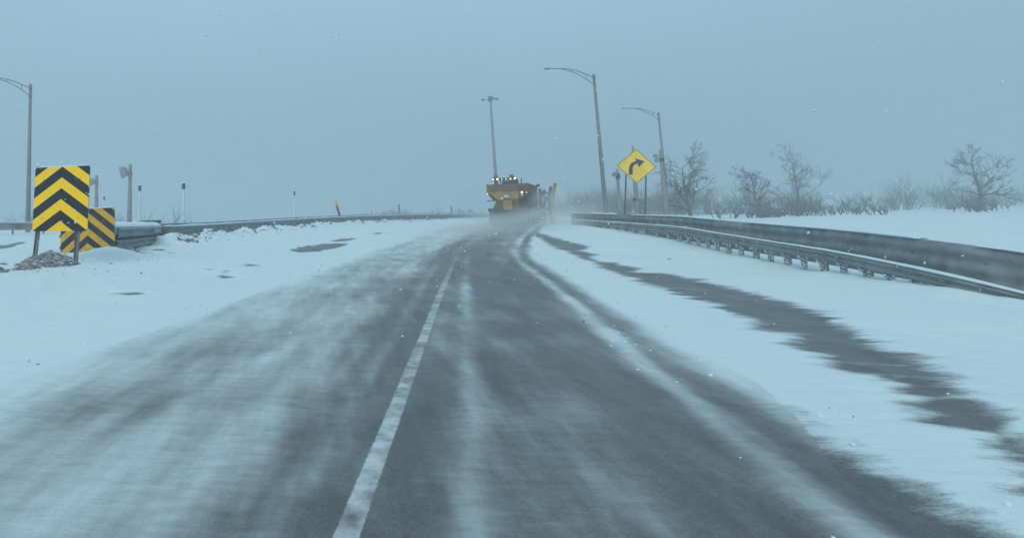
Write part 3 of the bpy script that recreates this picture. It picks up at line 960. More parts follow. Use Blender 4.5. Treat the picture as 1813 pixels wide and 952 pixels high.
# ------------------------------------------------------------------ equipment poles
def pole_px(root_name, label, cat, top, bot, d, r0, r1, group, mt_=conc, swell=None):
    t = at(*top, d); b0 = at(*bot, d); dv = (b0 - t).normalized(); g = gz(b0.x, b0.y)
    k = (g - .3 - t.z) / dv.z; b1 = t + dv * k
    root = thing(root_name, label, cat, (b1.x, b1.y, g), group=group)
    inv = Matrix.Translation(root.location).inverted()
    m = MB(); L_ = (t - b1).length
    pts = [b1, b1.lerp(t, .3), b1.lerp(t, .62), b1.lerp(t, .70), b1.lerp(t, .985), t]; rs = [r1, r1 * .97, r0 + (r1 - r0) * .5, r0 * 1.03, r0, r0 * .7]
    m.tube(pts, rs, 14)
    o = m.build('pole', mt_, root, smooth=True); o.matrix_parent_inverse = inv
    return root, inv, t, b1
def panel_dev(root, inv, t, d, zoom_pts, arm_z, thick=.10):
    """box whose face is given by four pixel corners at distance d, on an arm to the pole"""
    P = [at(*p, d - .25) for p in zoom_pts]
    nr = (P[1] - P[0]).cross(P[3] - P[0]).normalized()
    if nr.y > 0: nr = -nr
    m = MB(); m.add([p + nr * thick for p in P] + [p - nr * thick + Vector((.05, 0, .03)) for p in P], [(0, 1, 2, 3), (7, 6, 5, 4), (0, 4, 5, 1), (1, 5, 6, 2), (2, 6, 7, 3), (3, 7, 4, 0)])
    o = m.build('antenna_panel', panelm, root, bevel=.015); o.matrix_parent_inverse = inv
    c = sum(P, Vector()) / 4
    m = MB(); e = Vector((t.x + .02, t.y, arm_z)); m.tube([e, Vector((c.x, c.y + .1, arm_z - .02))], .05, 8)
    o = m.build('arm', darkst, root); o.matrix_parent_inverse = inv
    m = MB(); m.tube([e + Vector((0, 0, -.09)), e + Vector((0, 0, .09))], .155, 14)
    o = m.build('collar', galv, root); o.matrix_parent_inverse = inv
G = 'concrete poles carrying small equipment'
root, inv, t, b1 = pole_px('equipment_pole', 'pale concrete pole with tilted panel, standing clear of the chevron boards', 'utility pole', (230.7, 290.5), (229, 393), 42, .115, .165, G)
panel_dev(root, inv, t, 42, [(210, 295.5), (222.5, 296.5), (226, 310.5), (215.5, 316.5)], at(230, 308, 42).z)
root, inv, t, b1 = pole_px('equipment_pole', 'pale pole with small panel partly hidden behind the bright chevron board', 'utility pole', (171.2, 310.5), (170.5, 380), 52, .125, .17, G)
panel_dev(root, inv, t, 52, [(155, 317), (165, 316), (168, 325), (158, 330)], at(171, 324, 52).z)
root, inv, t, b1 = pole_px('equipment_pole', 'thick concrete pole directly behind the yellow diamond sign', 'utility pole', (1120.3, 258.5), (1128.5, 382), 50, .10, .20, G)
m = MB(); c = at(1125, 353.5, 50); m.tube([c - Vector((0, 0, .1)), c + Vector((0, 0, .1))], .215, 14); o = m.build('clamp', darkst, root); o.matrix_parent_inverse = inv
root, inv, t, b1 = pole_px('equipment_pole', 'slim concrete pole with round bracket just left of the yellow diamond sign', 'utility pole', (1092.5, 299), (1098, 380), 56, .13, .17, G)
m = MB(); c = at(1094, 312, 56)
m.tube([c - Vector((0, 0, .25)), c + Vector((0, 0, .25))], .2, 12); o = m.build('collar', darkst, root); o.matrix_parent_inverse = inv
m = MB(); q = at(1087.5, 309, 55.6); m.tube([q + Vector((0, -.08, 0)), q + Vector((0, .08, 0))], .22, 14); m.tube([q, c], .04, 6); o = m.build('round_sensor', panelm, root); o.matrix_parent_inverse = inv
root, inv, t, b1 = pole_px('equipment_pole', 'thick concrete pole with round sensors rising beside the bare tree', 'utility pole', (1168.8, 265), (1180, 384), 46, .10, .185, G)
c = at(1171, 283, 46)
m = MB(); m.tube([c - Vector((0, 0, .12)), c + Vector((0, 0, .12))], .19, 12); o = m.build('collar', darkst, root); o.matrix_parent_inverse = inv
for (px, py, rr) in ((1160.5, 276, .15), (1163.5, 284, .17)):
    m = MB(); q = at(px, py, 45.7); m.tube([q + Vector((0, -.1, 0)), q + Vector((0, .1, 0))], rr, 14); m.tube([q, c], .03, 6); o = m.build('round_sensor', panelm, root); o.matrix_parent_inverse = inv

# roadside cabinet behind the diamond
q0 = at(1136, 373, 51); g = gz(q0.x, q0.y)
root = thing('roadside_cabinet', 'small grey equipment cabinet beside the pole behind the diamond sign', 'cabinet', (q0.x, q0.y, g))
zt = at(1136, 350.5, 51).z - g
m = MB(); m.box((0, 0, zt / 2), (.46, .4, zt)); m.build('cabinet_body', panelm, root, bevel=.02)
m = MB(); m.box((0, -.206, zt * .55), (.38, .012, zt * .7)); dr_ = m.build('door', galv, root)
m = MB(); m.box((.13, -.222, zt * .5), (.03, .02, .14)); m.build('handle', darkst, dr_)
m = MB(); m.box((0, 0, zt + .03), (.5, .44, .06)); m.build('snow_cap', snowm, root, bevel=.02)

# ------------------------------------------------------------------ snow marker posts
def marker(label, top, py_cap, bot, d, rb):
    t = at(*top, d); c = at(top[0], py_cap, d); b0 = at(*bot, d); g = gz(b0.x, b0.y) - .2
    root = thing('marker_post', label, 'marker post', (t.x, t.y, g + .2), group='frosted white marker posts with dark caps')
    inv = Matrix.Translation(root.location).inverted()
    h = c.z - g
    m = MB(); m.tube([(t.x, t.y, g), (t.x, t.y, g + h * .4), (t.x, t.y, g + h * .8), (t.x, t.y, c.z)], [rb, rb * .8, rb * .52, rb * .40], 12)
    o = m.build('shaft', whitepost, root, smooth=True); o.matrix_parent_inverse = inv
    r = rb * .70
    m = MB(); m.tube([(t.x, t.y, c.z), (t.x, t.y, t.z)], r, 12); o = m.build('reflector_cap', capm, root); o.matrix_parent_inverse = inv
    m = MB(); m.tube([(t.x, t.y, t.z), (t.x, t.y, t.z + r * .9)], [r, r * .5], 12); o = m.build('snow_cap', snowm, root); o.matrix_parent_inverse = inv
marker('frosted post just right of the tall equipment pole', (247.7, 328.5), 337.5, (248, 392), 45, .15)
marker('tallest frosted post, rising from twigs behind the long left rail', (325.2, 324.5), 334.5, (325.5, 392), 42, .16)
marker('small frosted post with tiny cap, right of the half hidden equipment pole', (184.7, 348), 353.5, (185, 392), 62, .14)
marker('lone frosted post with small dark cap above the middle of the left rail', (521.2, 338.5), 345.5, (521, 388), 60, .13)

# leaning delineators on the rail
def delin(label, top, mid, bot, d, r, capmat, shaft):
    t, m_, b0 = at(*top, d), at(*mid, d), at(*bot, d)
    dv = (b0 - t).normalized(); b1 = b0 + dv * (0.75)
    root = thing('delineator', label, 'delineator', tuple(b1), group='thin delineators behind the left rail')
    inv = Matrix.Translation(root.location).inverted()
    m = MB(); m.tube([b1, m_], r, 8); o = m.build('shaft', shaft, root); o.matrix_parent_inverse = inv
    m = MB(); m.tube([m_, t], r * 1.3, 8); m.tube([t, t - dv * .05], [r * 1.3, r * .6], 8); o = m.build('cap', capmat, root); o.matrix_parent_inverse = inv
delin('leaning dark delineator with a yellow top behind the left rail', (594.3, 356), (596.3, 364.5), (602.5, 385), 55, .10, yelcap, darkst)
delin('faint grey delineator near the point where the left rail recedes', (705.8, 362), (706.3, 366), (707.5, 381), 67, .10, mat('faded_red', (.35, .22, .2), .6), galv)
delin('faint stubby post beyond the rail, left of the snowplow', (799, 366), (799.2, 368), (800, 379), 88, .13, galv, galv)

# ------------------------------------------------------------------ snowplow truck
TH = R(-24)
rear = at(900, 398, 41.0)
tx, ty = rear.x, rear.y
tz = gz(tx, ty) + 0.02
root = thing('snowplow_truck', 'dirty yellow snowplow truck with lit lamps and raised side wing, in blown snow', 'snowplow', (tx, ty, tz), (0, 0, TH))
T = root
def bx(name, c, s, m, par=T, bev=0.02, rot=None):
    k = MB(); k.box(c, s, rot); return k.build(name, m, par, bevel=bev)
bx('chassis', (0, 3.9, 0.88), (0.95, 8.6, 0.26), trk_k)
bx('rear_bumper', (0, 0.02, 1.12), (2.62, 0.22, 0.20), trk_k)
bx('mudguard', (-1.0, 0.35, .80), (0.62, .03, .62), rubber); bx('mudguard', (1.0, 0.35, .80), (0.62, .03, .62), rubber)
bx('spreader_box', (0.0, -0.05, .72), (1.1, .55, .5), trk_k)
bx('dark_underside', (0, .22, .62), (2.56, .03, .86), trk_k, bev=.005)  # added full-width dark sheet, standing in for the shaded underside
# hopper, V section
hp = [(-1.31, 2.86), (1.31, 2.86), (1.34, 2.42), (1.27, 2.36), (.70, 1.80), (-.70, 1.80), (-1.27, 2.36), (-1.34, 2.42)]
k = MB(); k.prism(hp, lambda a, c: Vector((a, .25, c)), lambda a, c: Vector((a, 4.7, c))); hop = k.build('hopper', trk_y, T, bevel=.015)
k = MB(); k.prism([(-1.34, 2.88), (1.34, 2.88), (1.375, 2.40), (-1.375, 2.40)], lambda a, c: Vector((a, .18, c)), lambda a, c: Vector((a, .26, c)))
k.build('rear_rim', trk_d, hop, bevel=.01)
k = MB()
for s_ in (-1, 1): k.prism([(s_ * 1.315, 2.90), (s_ * 1.40, 2.90), (s_ * 1.40, 2.78), (s_ * 1.345, 2.78)], lambda a, c: Vector((a, .26, c)), lambda a, c: Vector((a, 4.72, c)))
k.build('side_rim', trk_d, hop)
for i in range(6):
    for s_ in (-1, 1):
        y0 = .45 + i * .8
        k = MB(); k.prism([(s_ * 1.36, 2.78), (s_ * 1.36, 2.36), (s_ * .74, 1.76), (s_ * .98, 1.76), (s_ * 1.42, 2.30), (s_ * 1.42, 2.78)], lambda a, c: Vector((a, y0, c)), lambda a, c: Vector((a, y0 + .06, c)))
        k.build('rib', trk_d, hop)
k = MB(); k.prism([(-.70, 1.80), (.70, 1.80), (.95, 1.22), (-.98, 1.22)], lambda a, c: Vector((a, .10, c)), lambda a, c: Vector((a, 4.6, c))); k.build('subframe', trk_d, T, bevel=.02)
bx('chute', (0.05, -.02, 1.42), (.62, .34, .62), trk_y)
bx('placard', (-.05, .155, 2.02), (.38, .03, .24), mat('pale_placard', (.5, .52, .5), .6))
bx('step_bar', (-1.10, .12, 1.76), (.62, .05, .06), trk_k); bx('step_bar', (1.05, .12, 1.70), (.5, .05, .06), trk_k)
k = MB()
for s_ in (.85, 1.15): k.tube([(s_, .06, 1.22), (s_, .06, 2.7)], .025, 6)
for i in range(5): k.tube([(.85, .06, 1.4 + i * .28), (1.15, .06, 1.4 + i * .28)], .02, 6)
k.build('ladder', trk_k, T)
# light bar above the hopper
bar = bx('light_bar', (-.16, .30, 3.24), (1.66, .10, .15), trk_k)
for i in range(6):
    x = -.90 + i * .296
    k = MB(); k.tube([(x, .25, 3.24), (x, .235, 3.24)], .085, 12); k.build('bezel', trk_k, bar)
    k = MB(); rr = (.05, .075, .032, .032, .05, .065)[i]; k.tube([(x, .235, 3.24), (x, .215, 3.24)], rr, 12); k.build('lamp', lamp_w, bar)
for x in (-.72, .36):
    k = MB(); k.tube([(x, .33, 3.30), (x, .33, 3.34), (x, .33, 3.46), (x, .33, 3.53)], [.17, .17, .15, .07], 14); bc = k.build('beacon', beacon_m, T, smooth=True)
    bx('beacon_bracket', (x, .33, 3.24), (.34, .14, .14), trk_k)
k = MB(); k.box((-.72, .34, 3.03), (.24, .10, .34)); k.box((-.40, .34, 3.03), (.07, .06, .36)); k.build('bar_support', trk_k, T)
bx('tarp_housing', (.22, .55, 3.0), (1.05, .45, .26), trk_k); bx('tarp_housing', (.62, .45, 3.05), (.22, .3, .34), trk_k)
k = MB(); k.tube([(.98, .4, 2.86), (.98, .4, 3.22)], .035, 6); k.build('antenna', trk_k, T)
for (x, y, z, rr) in ((-1.33, .15, 2.25, .04), (1.02, .05, 2.26, .065), (1.32, .15, 2.24, .03)):
    k = MB(); k.tube([(x, y, z), (x, y - .03, z)], rr, 12); k.build('marker_light', lamp_o if rr < .06 else lamp_w, T)
for x in (-1.1, 1.1):
    k = MB(); k.box((x, -.10, 1.12), (.26, .03, .12)); k.build('tail_light', redl, T)
# cab
cp = [(4.95, 1.05), (4.95, 2.95), (6.35, 3.0), (6.75, 2.15), (6.75, 1.05)]
k = MB(); k.prism(cp, lambda a, c: Vector((-1.2, a, c)), lambda a, c: Vector((1.2, a, c))); cab = k.build('cab', trk_y, T, bevel=.04)
hp2 = [(6.75, 1.0), (6.75, 2.05), (8.3, 1.8), (8.4, 1.0)]
k = MB(); k.prism(hp2, lambda a, c: Vector((-1.0, a, c)), lambda a, c: Vector((1.0, a, c))); k.build('hood', trk_y, T, bevel=.05)
for s_ in (-1, 1):
    k = MB(); k.prism([(5.45, 2.15), (5.45, 2.8), (6.2, 2.8), (6.5, 2.15)], lambda a, c: Vector((s_ * 1.205, a, c)), lambda a, c: Vector((s_ * 1.215, a, c))); k.build('side_window', glassm, cab)
k = MB(); k.box((0, 4.935, 2.55), (1.6, .012, .5)); k.build('rear_window', glassm, cab)
for s_ in (-1, 1):
    k = MB(); k.tube([(s_ * 1.2, 6.5, 2.7), (s_ * 1.55, 6.6, 2.7)], .02, 6); k.box((s_ * 1.58, 6.6, 2.4), (.2, .08, .62)); k.build('mirror', trk_k, cab)
# wheels
def wheel(x, y, dual):
    k = MB(); w = .60 if dual else .32; r = .53
    s_ = 1 if x > 0 else -1
    prof = [(-w / 2, r * .86), (-w / 2 + .04, r * .97), (-w / 2 + .08, r), (w / 2 - .08, r), (w / 2 - .04, r * .97), (w / 2, r * .86)]
    if dual: prof = prof[:3] + [(-.04, r), (0, r * .82), (.04, r)] + prof[3:]
    k.tube([(x + p, y, .53) for p, q in prof], [q for p, q in prof], 24)
    t_ = k.build('tyre', rubber, T, smooth=False)
    k = MB(); k.tube([(x + s_ * (w / 2 - .02), y, .53), (x + s_ * (w / 2 + .03), y, .53)], [.27, .16], 16); k.build('rim', trk_d, t_)
for y in (1.35, 2.75):
    for s_ in (-1, 1): wheel(s_ * .95, y, True)
for s_ in (-1, 1): wheel(s_ * 1.03, 7.3, False)
k = MB(); k.tube([(-.8, 1.35, .53), (.8, 1.35, .53)], .12, 10); k.tube([(-.8, 2.75, .53), (.8, 2.75, .53)], .12, 10); k.tube([(-.8, 7.3, .53), (.8, 7.3, .53)], .09, 10); k.build('axles', trk_k, T)
# exhaust stacks, tanks on the right side
k = MB(); k.tube([(1.42, 4.75, 1.1), (1.42, 4.75, 2.62), (1.45, 4.75, 2.80), (1.56, 4.72, 2.88), (1.74, 4.68, 2.90)], [.13, .13, .12, .10, .10], 10); k.build('exhaust_stack', trk_k, T, smooth=True)
k = MB(); k.tube([(1.72, 5.1, 1.2), (1.72, 5.1, 2.40), (1.72, 5.1, 2.62)], [.12, .12, .06], 10); k.build('hydraulic_mast', trk_k, T, smooth=True)
bx('side_tank', (1.05, 4.0, 1.05), (.55, 1.5, .6), trk_k, bev=.05); bx('side_tank', (-1.05, 4.1, 1.0), (.5, 1.3, .55), trk_k, bev=.05)
# wing plow, folded up beside the cab: a curved tall mouldboard seen nearly edge on
k = MB(); NZ = 14; vs = []; fs = []
WX, WY0, WY1 = 2.52, 4.5, 6.7
def wing(t, y):     # t 0 bottom..1 top
    z = 0.42 + t * 2.62
    return WX + .22 * t - .14 * math.sin(t * math.pi) , z
for i in range(NZ + 1):
    t_ = i / NZ
    x_, z_ = wing(t_, 0)
    inset = 0 if t_ < .9 else (t_ - .9) * 4
    for (dx, yy_) in ((0, WY0 + inset), (0, WY1), (.10, WY1), (.10, WY0 + inset)): vs.append((x_ + dx, yy_, z_))
for i in range(NZ):
    for j in range(4): fs.append((i * 4 + j, i * 4 + (j + 1) % 4, (i + 1) * 4 + (j + 1) % 4, (i + 1) * 4 + j))
fs += [(0, 1, 2, 3), tuple(NZ * 4 + j for j in range(4))[::-1]]
k.add(vs, fs); wg = k.build('wing_plow', trk_y, T)
k = MB(); k.box((WX + .02, (WY0 + WY1) / 2, .38), (.12, WY1 - WY0 + .1, .34)); k.build('cutting_edge', trk_k, wg)
k = MB()
for yy_ in (WY0 + .1, WY1 - .2): k.tube([(WX - .06, yy_, .0), (WX - .16, yy_, 1.2), (WX - .12, yy_, 2.2), (WX + .05, yy_, 2.75)], .10, 8)
k.build('wing_rib', trk_k, wg)
for P in ([(1.2, 4.9, 1.05), (1.9, 4.95, 1.25), (WX - .1, 5.0, 2.25)], [(1.3, 5.2, 1.15), (WX - .1, 5.2, 1.2)], [(1.45, 5.3, 1.9), (1.9, 5.3, 2.15), (2.05, 5.2, 2.35), (WX - .05, 5.2, 2.2)], [(1.7, 5.1, 1.3), (2.25, 5.1, 2.05)], [(1.5, 4.8, 1.7), (1.85, 4.8, 1.35), (WX - .1, 4.8, .95)], [(2.0, 5.0, 1.1), (2.02, 5.0, 2.3)]):
    k = MB(); k.tube(P, .065, 8); k.build('lift_arm', trk_k, T)
for P in ([(1.85, 4.9, 2.25), (2.15, 4.9, 2.45)],):
    k = MB(); k.tube(P, .15, 10); k.build('lift_cylinder', trk_k, T)
# front plough
k = MB(); vs = []; fs = []
for i in range(9):
    t_ = i / 8; z = .2 + t_ * 1.15; y_ = 9.4 + .30 * math.cos(t_ * math.pi) 
    for (x_, dy) in ((-1.75, .5), (1.75, -.5), (1.75, -.58), (-1.75, .42)): vs.append((x_, y_ + dy, z))
for i in range(8):
    for j in range(4): fs.append((i * 4 + j, i * 4 + (j + 1) % 4, (i + 1) * 4 + (j + 1) % 4, (i + 1) * 4 + j))
fs += [(0, 1, 2, 3), (32, 33, 34, 35)]
k.add(vs, fs); k.build('front_plow', trk_y, T)

# snow thrown up behind the truck: soft-edged airborne snow
def snow_cloud(name, label, c, size, rotz, dens, seed, base_fade=1.0):
    m = MB(); m.box((0, 0, 0), (2, 2, 2))
    mt_ = bpy.data.materials.new(name); mt_.use_nodes = True; t = mt_.node_tree; t.nodes.clear()
    o = t.nodes.new('ShaderNodeOutputMaterial'); v = t.nodes.new('ShaderNodeVolumePrincipled')
    v.inputs['Color'].default_value = (0.93, 0.965, 0.98, 1); v.inputs['Anisotropy'].default_value = 0.2
    tc_ = t.nodes.new('ShaderNodeTexCoord')
    ln = t.nodes.new('ShaderNodeVectorMath'); ln.operation = 'LENGTH'; t.links.new(tc_.outputs['Object'], ln.inputs[0])
    f1 = t.nodes.new('ShaderNodeMapRange'); f1.interpolation_type = 'SMOOTHSTEP'; f1.inputs[1].default_value = 1.0; f1.inputs[2].default_value = .15
    t.links.new(ln.outputs['Value'], f1.inputs[0])
    mp = t.nodes.new('ShaderNodeMapping'); mp.inputs['Location'].default_value = (seed, seed * 2, 0); mp.inputs['Scale'].default_value = (1, 1, .6)
    t.links.new(tc_.outputs['Object'], mp.inputs[0])
    nz_ = t.nodes.new('ShaderNodeTexNoise'); nz_.inputs['Scale'].default_value = 2.6; nz_.inputs['Detail'].default_value = 3; t.links.new(mp.outputs[0], nz_.inputs[0])
    f2 = t.nodes.new('ShaderNodeMapRange'); f2.inputs[1].default_value = .32; f2.inputs[2].default_value = .68; t.links.new(nz_.outputs[0], f2.inputs[0])
    a = t.nodes.new('ShaderNodeMath'); a.operation = 'MULTIPLY'; t.links.new(f1.outputs[0], a.inputs[0]); t.links.new(f2.outputs[0], a.inputs[1])
    b2 = t.nodes.new('ShaderNodeMath'); b2.operation = 'MULTIPLY'; b2.inputs[1].default_value = dens; t.links.new(a.outputs[0], b2.inputs[0])
    t.links.new(b2.outputs[0], v.inputs['Density']); t.links.new(v.outputs[0], o.inputs['Volume'])
    ob = m.build(name, mt_); ob.location = c; ob.scale = size; ob.rotation_euler = (0, 0, rotz)
    tag(ob, label, kind='stuff'); return ob
p = at(905, 392, 38.5)
snow_cloud('blowing_snow', 'white snow cloud thrown up around the truck wheels', (p.x + .6, p.y - .2, .95), (5.6, 4.2, 1.25), TH, .62, 3.1)
p = at(950, 380, 42)
snow_cloud('blowing_snow', 'thin snow plume drifting off the right side of the truck', (p.x + .8, p.y + 1.0, 1.6), (5.4, 4.5, 2.3), TH, .42, 8.7)
p = on_ground(800, 420)
snow_cloud('drifting_snow', 'low veil of snow drifting across the ramp behind the truck', (6.3, 30.5, .75), (5.5, 10.5, .55), R(-20), .18, 5.5)

# ------------------------------------------------------------------ dirt pile and clods
def heap(name, label, cat, c, rx, ry, h, seed, m_, rough=0.5, n=54):
    mb = MB(); vs = []; fs = []
    g = np.linspace(-1, 1, n)
    Xg, Yg = np.meshgrid(g, g, indexing='ij')
    rr = np.sqrt(Xg ** 2 + Yg ** 2)
    nz1 = fbm(Xg * 2.2 + seed, Yg * 2.2, seed, 4); nz2 = fbm(Xg * 9 + seed, Yg * 9, seed + 5, 4)
    Zg = h * np.clip(1 - (rr / (0.72 + 0.4 * nz1)) ** 1.6, -.25, 1) * (0.75 + 0.5 * nz1) + h * rough * (nz2 - .5) * np.clip(1.2 - rr, 0, 1)
    for i in range(n):
        for j in range(n):
            x = c[0] + Xg[i, j] * rx; y = c[1] + Yg[i, j] * ry
            vs.append((x - c[0], y - c[1], gz(x, y) - gz(c[0], c[1]) + 0.03 + Zg[i, j]))
    for i in range(n - 1):
        for j in range(n - 1): fs.append((i * n + j, (i + 1) * n + j, (i + 1) * n + j + 1, i * n + j + 1))
    mb.add(vs, fs); o = mb.build(name, m_)
    o.location = (c[0], c[1], gz(c[0], c[1])); tag(o, label, cat)
    return o
dirtm, n_, b_2 = nodes_of('frozen_dirt')
b_2.inputs['Roughness'].default_value = 0.9
t1 = n_.nodes.new('ShaderNodeTexCoord'); t2 = n_.nodes.new('ShaderNodeTexNoise'); t2.inputs['Scale'].default_value = 12; t2.inputs['Detail'].default_value = 8; t2.inputs['Roughness'].default_value = .7
mp = n_.nodes.new('ShaderNodeMapping'); mp.inputs['Scale'].default_value = (.6, .9, 2.4)
n_.links.new(t1.outputs['Object'], mp.inputs[0]); n_.links.new(mp.outputs[0], t2.inputs[0])
cr = n_.nodes.new('ShaderNodeValToRGB'); cr.color_ramp.elements[0].position = .44; cr.color_ramp.elements[0].color = (.085, .09, .095, 1)
cr.color_ramp.elements[1].position = .63; cr.color_ramp.elements[1].color = (.52, .58, .62, 1)
ce = cr.color_ramp.elements.new(.55); ce.color = (.26, .28, .30, 1)
n_.links.new(t2.outputs[0], cr.inputs[0]); n_.links.new(cr.outputs[0], b_2.inputs['Base Color'])
c = on_ground(84, 474)
heap('dirt_pile', 'rough grey brown heap of frozen dirt under the bright chevron board', 'dirt pile', (c.x, c.y), 0.95, 0.85, .34, 3, dirtm, rough=.8)
c = on_ground(48, 481)
heap('dirt_pile', 'low ragged toe of dirt left of the heap under the bright board', 'dirt pile', (c.x, c.y), .42, .32, .15, 9, dirtm)
c = on_ground(-2, 487)
heap('dirt_clod', 'dark clod of dirt in the snow at the left picture edge', 'dirt clod', (c.x, c.y), .22, .2, .16, 14, dirtm)
for (px, py, s_, sd, lb) in ((14, 484, .12, 21, 'small dark clod in the snow, rightmost of those by the left edge'), (6, 473, .13, 25, 'flat dark clod behind the others by the left edge'), (1187, 462, .12, 29, 'tiny dark weed clod in the snow below the right rail')):
    c = on_ground(px, py); heap('dirt_clod', lb, 'dirt clod', (c.x, c.y), s_ * 1.6, s_, s_ * .6, sd, dirtm, n=24)
# slush lumps along the left bank
for i, (px, py, s_, lb) in enumerate(((233, 451, .34, 'dark slush lump beside the dull chevron board'), (392, 418, .22, 'slush lump at the foot of the left rail, near end'), (518, 406.5, .5, 'rounded white snow clump stuck at the middle of the left rail'))):
    c = on_ground(px, py); o = heap('slush_lump', lb, 'snow lump', (c.x, c.y), s_, s_ * .8, s_ * .7, 40 + i * 3, dirtm if i == 0 else snowm, n=26)

# crumbs and clods of ploughed snow along the bank and the lane edges
rng = random.Random(321); mb = MB(); mbd = MB()
ICO = bmesh.new(); bmesh.ops.create_icosphere(ICO, subdivisions=1, radius=1); IV = [v.co.copy() for v in ICO.verts]; IF = [tuple(v.index for v in f.verts) for f in ICO.faces]; ICO.free()
spots = []
RP = resample([(a, b_, 0) for a, b_, c_ in RAIL1[:8]], .25)
for k in range(1500):
    i = int(len(RP) * rng.random() ** 1.5); i = min(i, len(RP) - 2); p = RP[i]; dd_ = (RP[i + 1] - p).normalized(); o_ = .45 + abs(rng.gauss(0, .75))
    spots.append((p.x + dd_.y * o_, p.y - dd_.x * o_, rng.choice((.02, .03, .045, .07, .10)) * rng.uniform(.6, 1.3)))
for k in range(420):
    yv = rng.uniform(2, 40) ; c0 = float(np.interp(yv, _yy, _cx)); uu_ = rng.choice((-4.1, 1.95, 2.7, 3.0)) + rng.gauss(0, .18)
    spots.append((c0 + uu_ * 1.02, yv, rng.uniform(.008, .024)))
for k in range(260):
    q = on_ground(rng.uniform(10, 280), rng.uniform(447, 492)); spots.append((q.x, q.y, rng.uniform(.01, .035)))
XS = np.array([q[0] for q in spots]); YS = np.array([q[1] for q in spots]); CV, _s = cover_field(XS, YS); ZS = ground_height(XS, YS, np.clip(1 - CV, 0, 1))
for (x, y, s_), z in zip(spots, ZS):
    t_ = mbd if rng.random() < .13 else mb
    sx_, sy_, sz_ = (s_ * rng.uniform(.7, 1.5), s_ * rng.uniform(.7, 1.4), s_ * rng.uniform(.5, .9))
    t_.add([(x + v.x * sx_ * rng.uniform(.8, 1.2), y + v.y * sy_ * rng.uniform(.8, 1.2), z + .3 * sz_ + v.z * sz_ * rng.uniform(.8, 1.2)) for v in IV], IF)
tag(mb.build('snow_rubble', snowm), 'small broken clods of ploughed snow along the bank and lane edges', kind='stuff')
tag(mbd.build('dirty_rubble', dirtm), 'small dark grit and dirty ice crumbs in the ploughed snow', kind='stuff')

# ------------------------------------------------------------------ bare tree, shrubs, twigs
def branch(mb, p, d, L, r, depth, rng, sides=5, spread=.55, gravity=.0):
    segs = 4; pts = [p.copy()]; rs = [r]
    q = p.copy(); dd = d.copy()
    for k in range(segs):
        dd = (dd + Vector((rng.uniform(-.16, .16), rng.uniform(-.16, .16), rng.uniform(-.06, .14)))).normalized()
        q = q + dd * (L / segs); pts.append(q.copy()); rs.append(r * (1 - .75 * (k + 1) / segs) + .004)
    mb.tube(pts, rs, sides if r > .03 else 3)
    if depth <= 0: return
    nb = rng.randint(3, 5)
    for _ in range(nb):
        t = rng.uniform(.25, 1); i = min(int(t * segs), segs - 1)
        o = pts[i].lerp(pts[i + 1], t * segs - i)
        a = dd.orthogonal().normalized(); a.rotate(Matrix.Rotation(rng.uniform(0, 2 * math.pi), 3, dd))
        nd = (dd * rng.uniform(.6, 1.0) + a * rng.uniform(spread * .7, spread * 1.5)).normalized()
        branch(mb, o, nd, L * rng.uniform(.5, .72), max(rs[i] * .62, .006), depth - 1, rng, sides, spread)

def bare_tree(label, x, y, h, seed, trunk_r=.16, lean=(0, 0), depth=4, name='bare_tree', cat='tree', group=None):
    rng = random.Random(seed); g = gz(x, y)
    root = thing(name, label, cat, (x, y, g), group=group)
    tr = MB(); pts = [Vector((0, 0, -.4))]; rs = [trunk_r * 1.1]; q = Vector((0, 0, 0)); d = Vector((lean[0], lean[1], 1)).normalized()
    K = 7
    for k in range(K):
        pts.append(q.copy()); rs.append(trunk_r * (1 - .85 * k / K))
        d = (d + Vector((rng.uniform(-.1, .1), rng.uniform(-.1, .1), .05))).normalized(); q = q + d * h * .85 / K
    pts.append(q); rs.append(.015)
    tr.tube(pts, rs, 9); tr.build('trunk', barkm, root, smooth=True)
    cr_ = MB()
    for k in range(2, K + 1):
        for _ in range(3):
            a = rng.uniform(0, 2 * math.pi); o = pts[k].lerp(pts[min(k + 1, K + 1)], rng.random())
            nd = Vector((math.cos(a), math.sin(a), rng.uniform(.15, .9))).normalized()
            branch(cr_, o, nd, h * rng.uniform(.22, .40) * (1.15 - .07 * k), max(rs[k] * .5, .012), depth - 2, rng)
    cr_.build('crown', barkm, root)
    return root
p = at(1224, 378, 47); bare_tree('bare branching tree reaching in from the right beside the thick pole', p.x, p.y, 5.3, 5, .15, (-.12, 0), 5, group='bare roadside trees')
# outside the photograph's own picture area the verge simply carries on
for (px, d, h, sd, lb) in ((1345, 56, 4.6, 8, 'small bare tree beyond the right rail, second from the thick pole'), (1415, 74, 7.6, 12, 'bare tree beyond the right rail, third from the thick pole'), (1740, 60, 6.4, 16, 'lone bare tree at the far right of the verge')):
    p = at(px, 378, d); bare_tree(lb, p.x, p.y, h, sd, .16, (0.03, 0), 5, group='bare roadside trees')

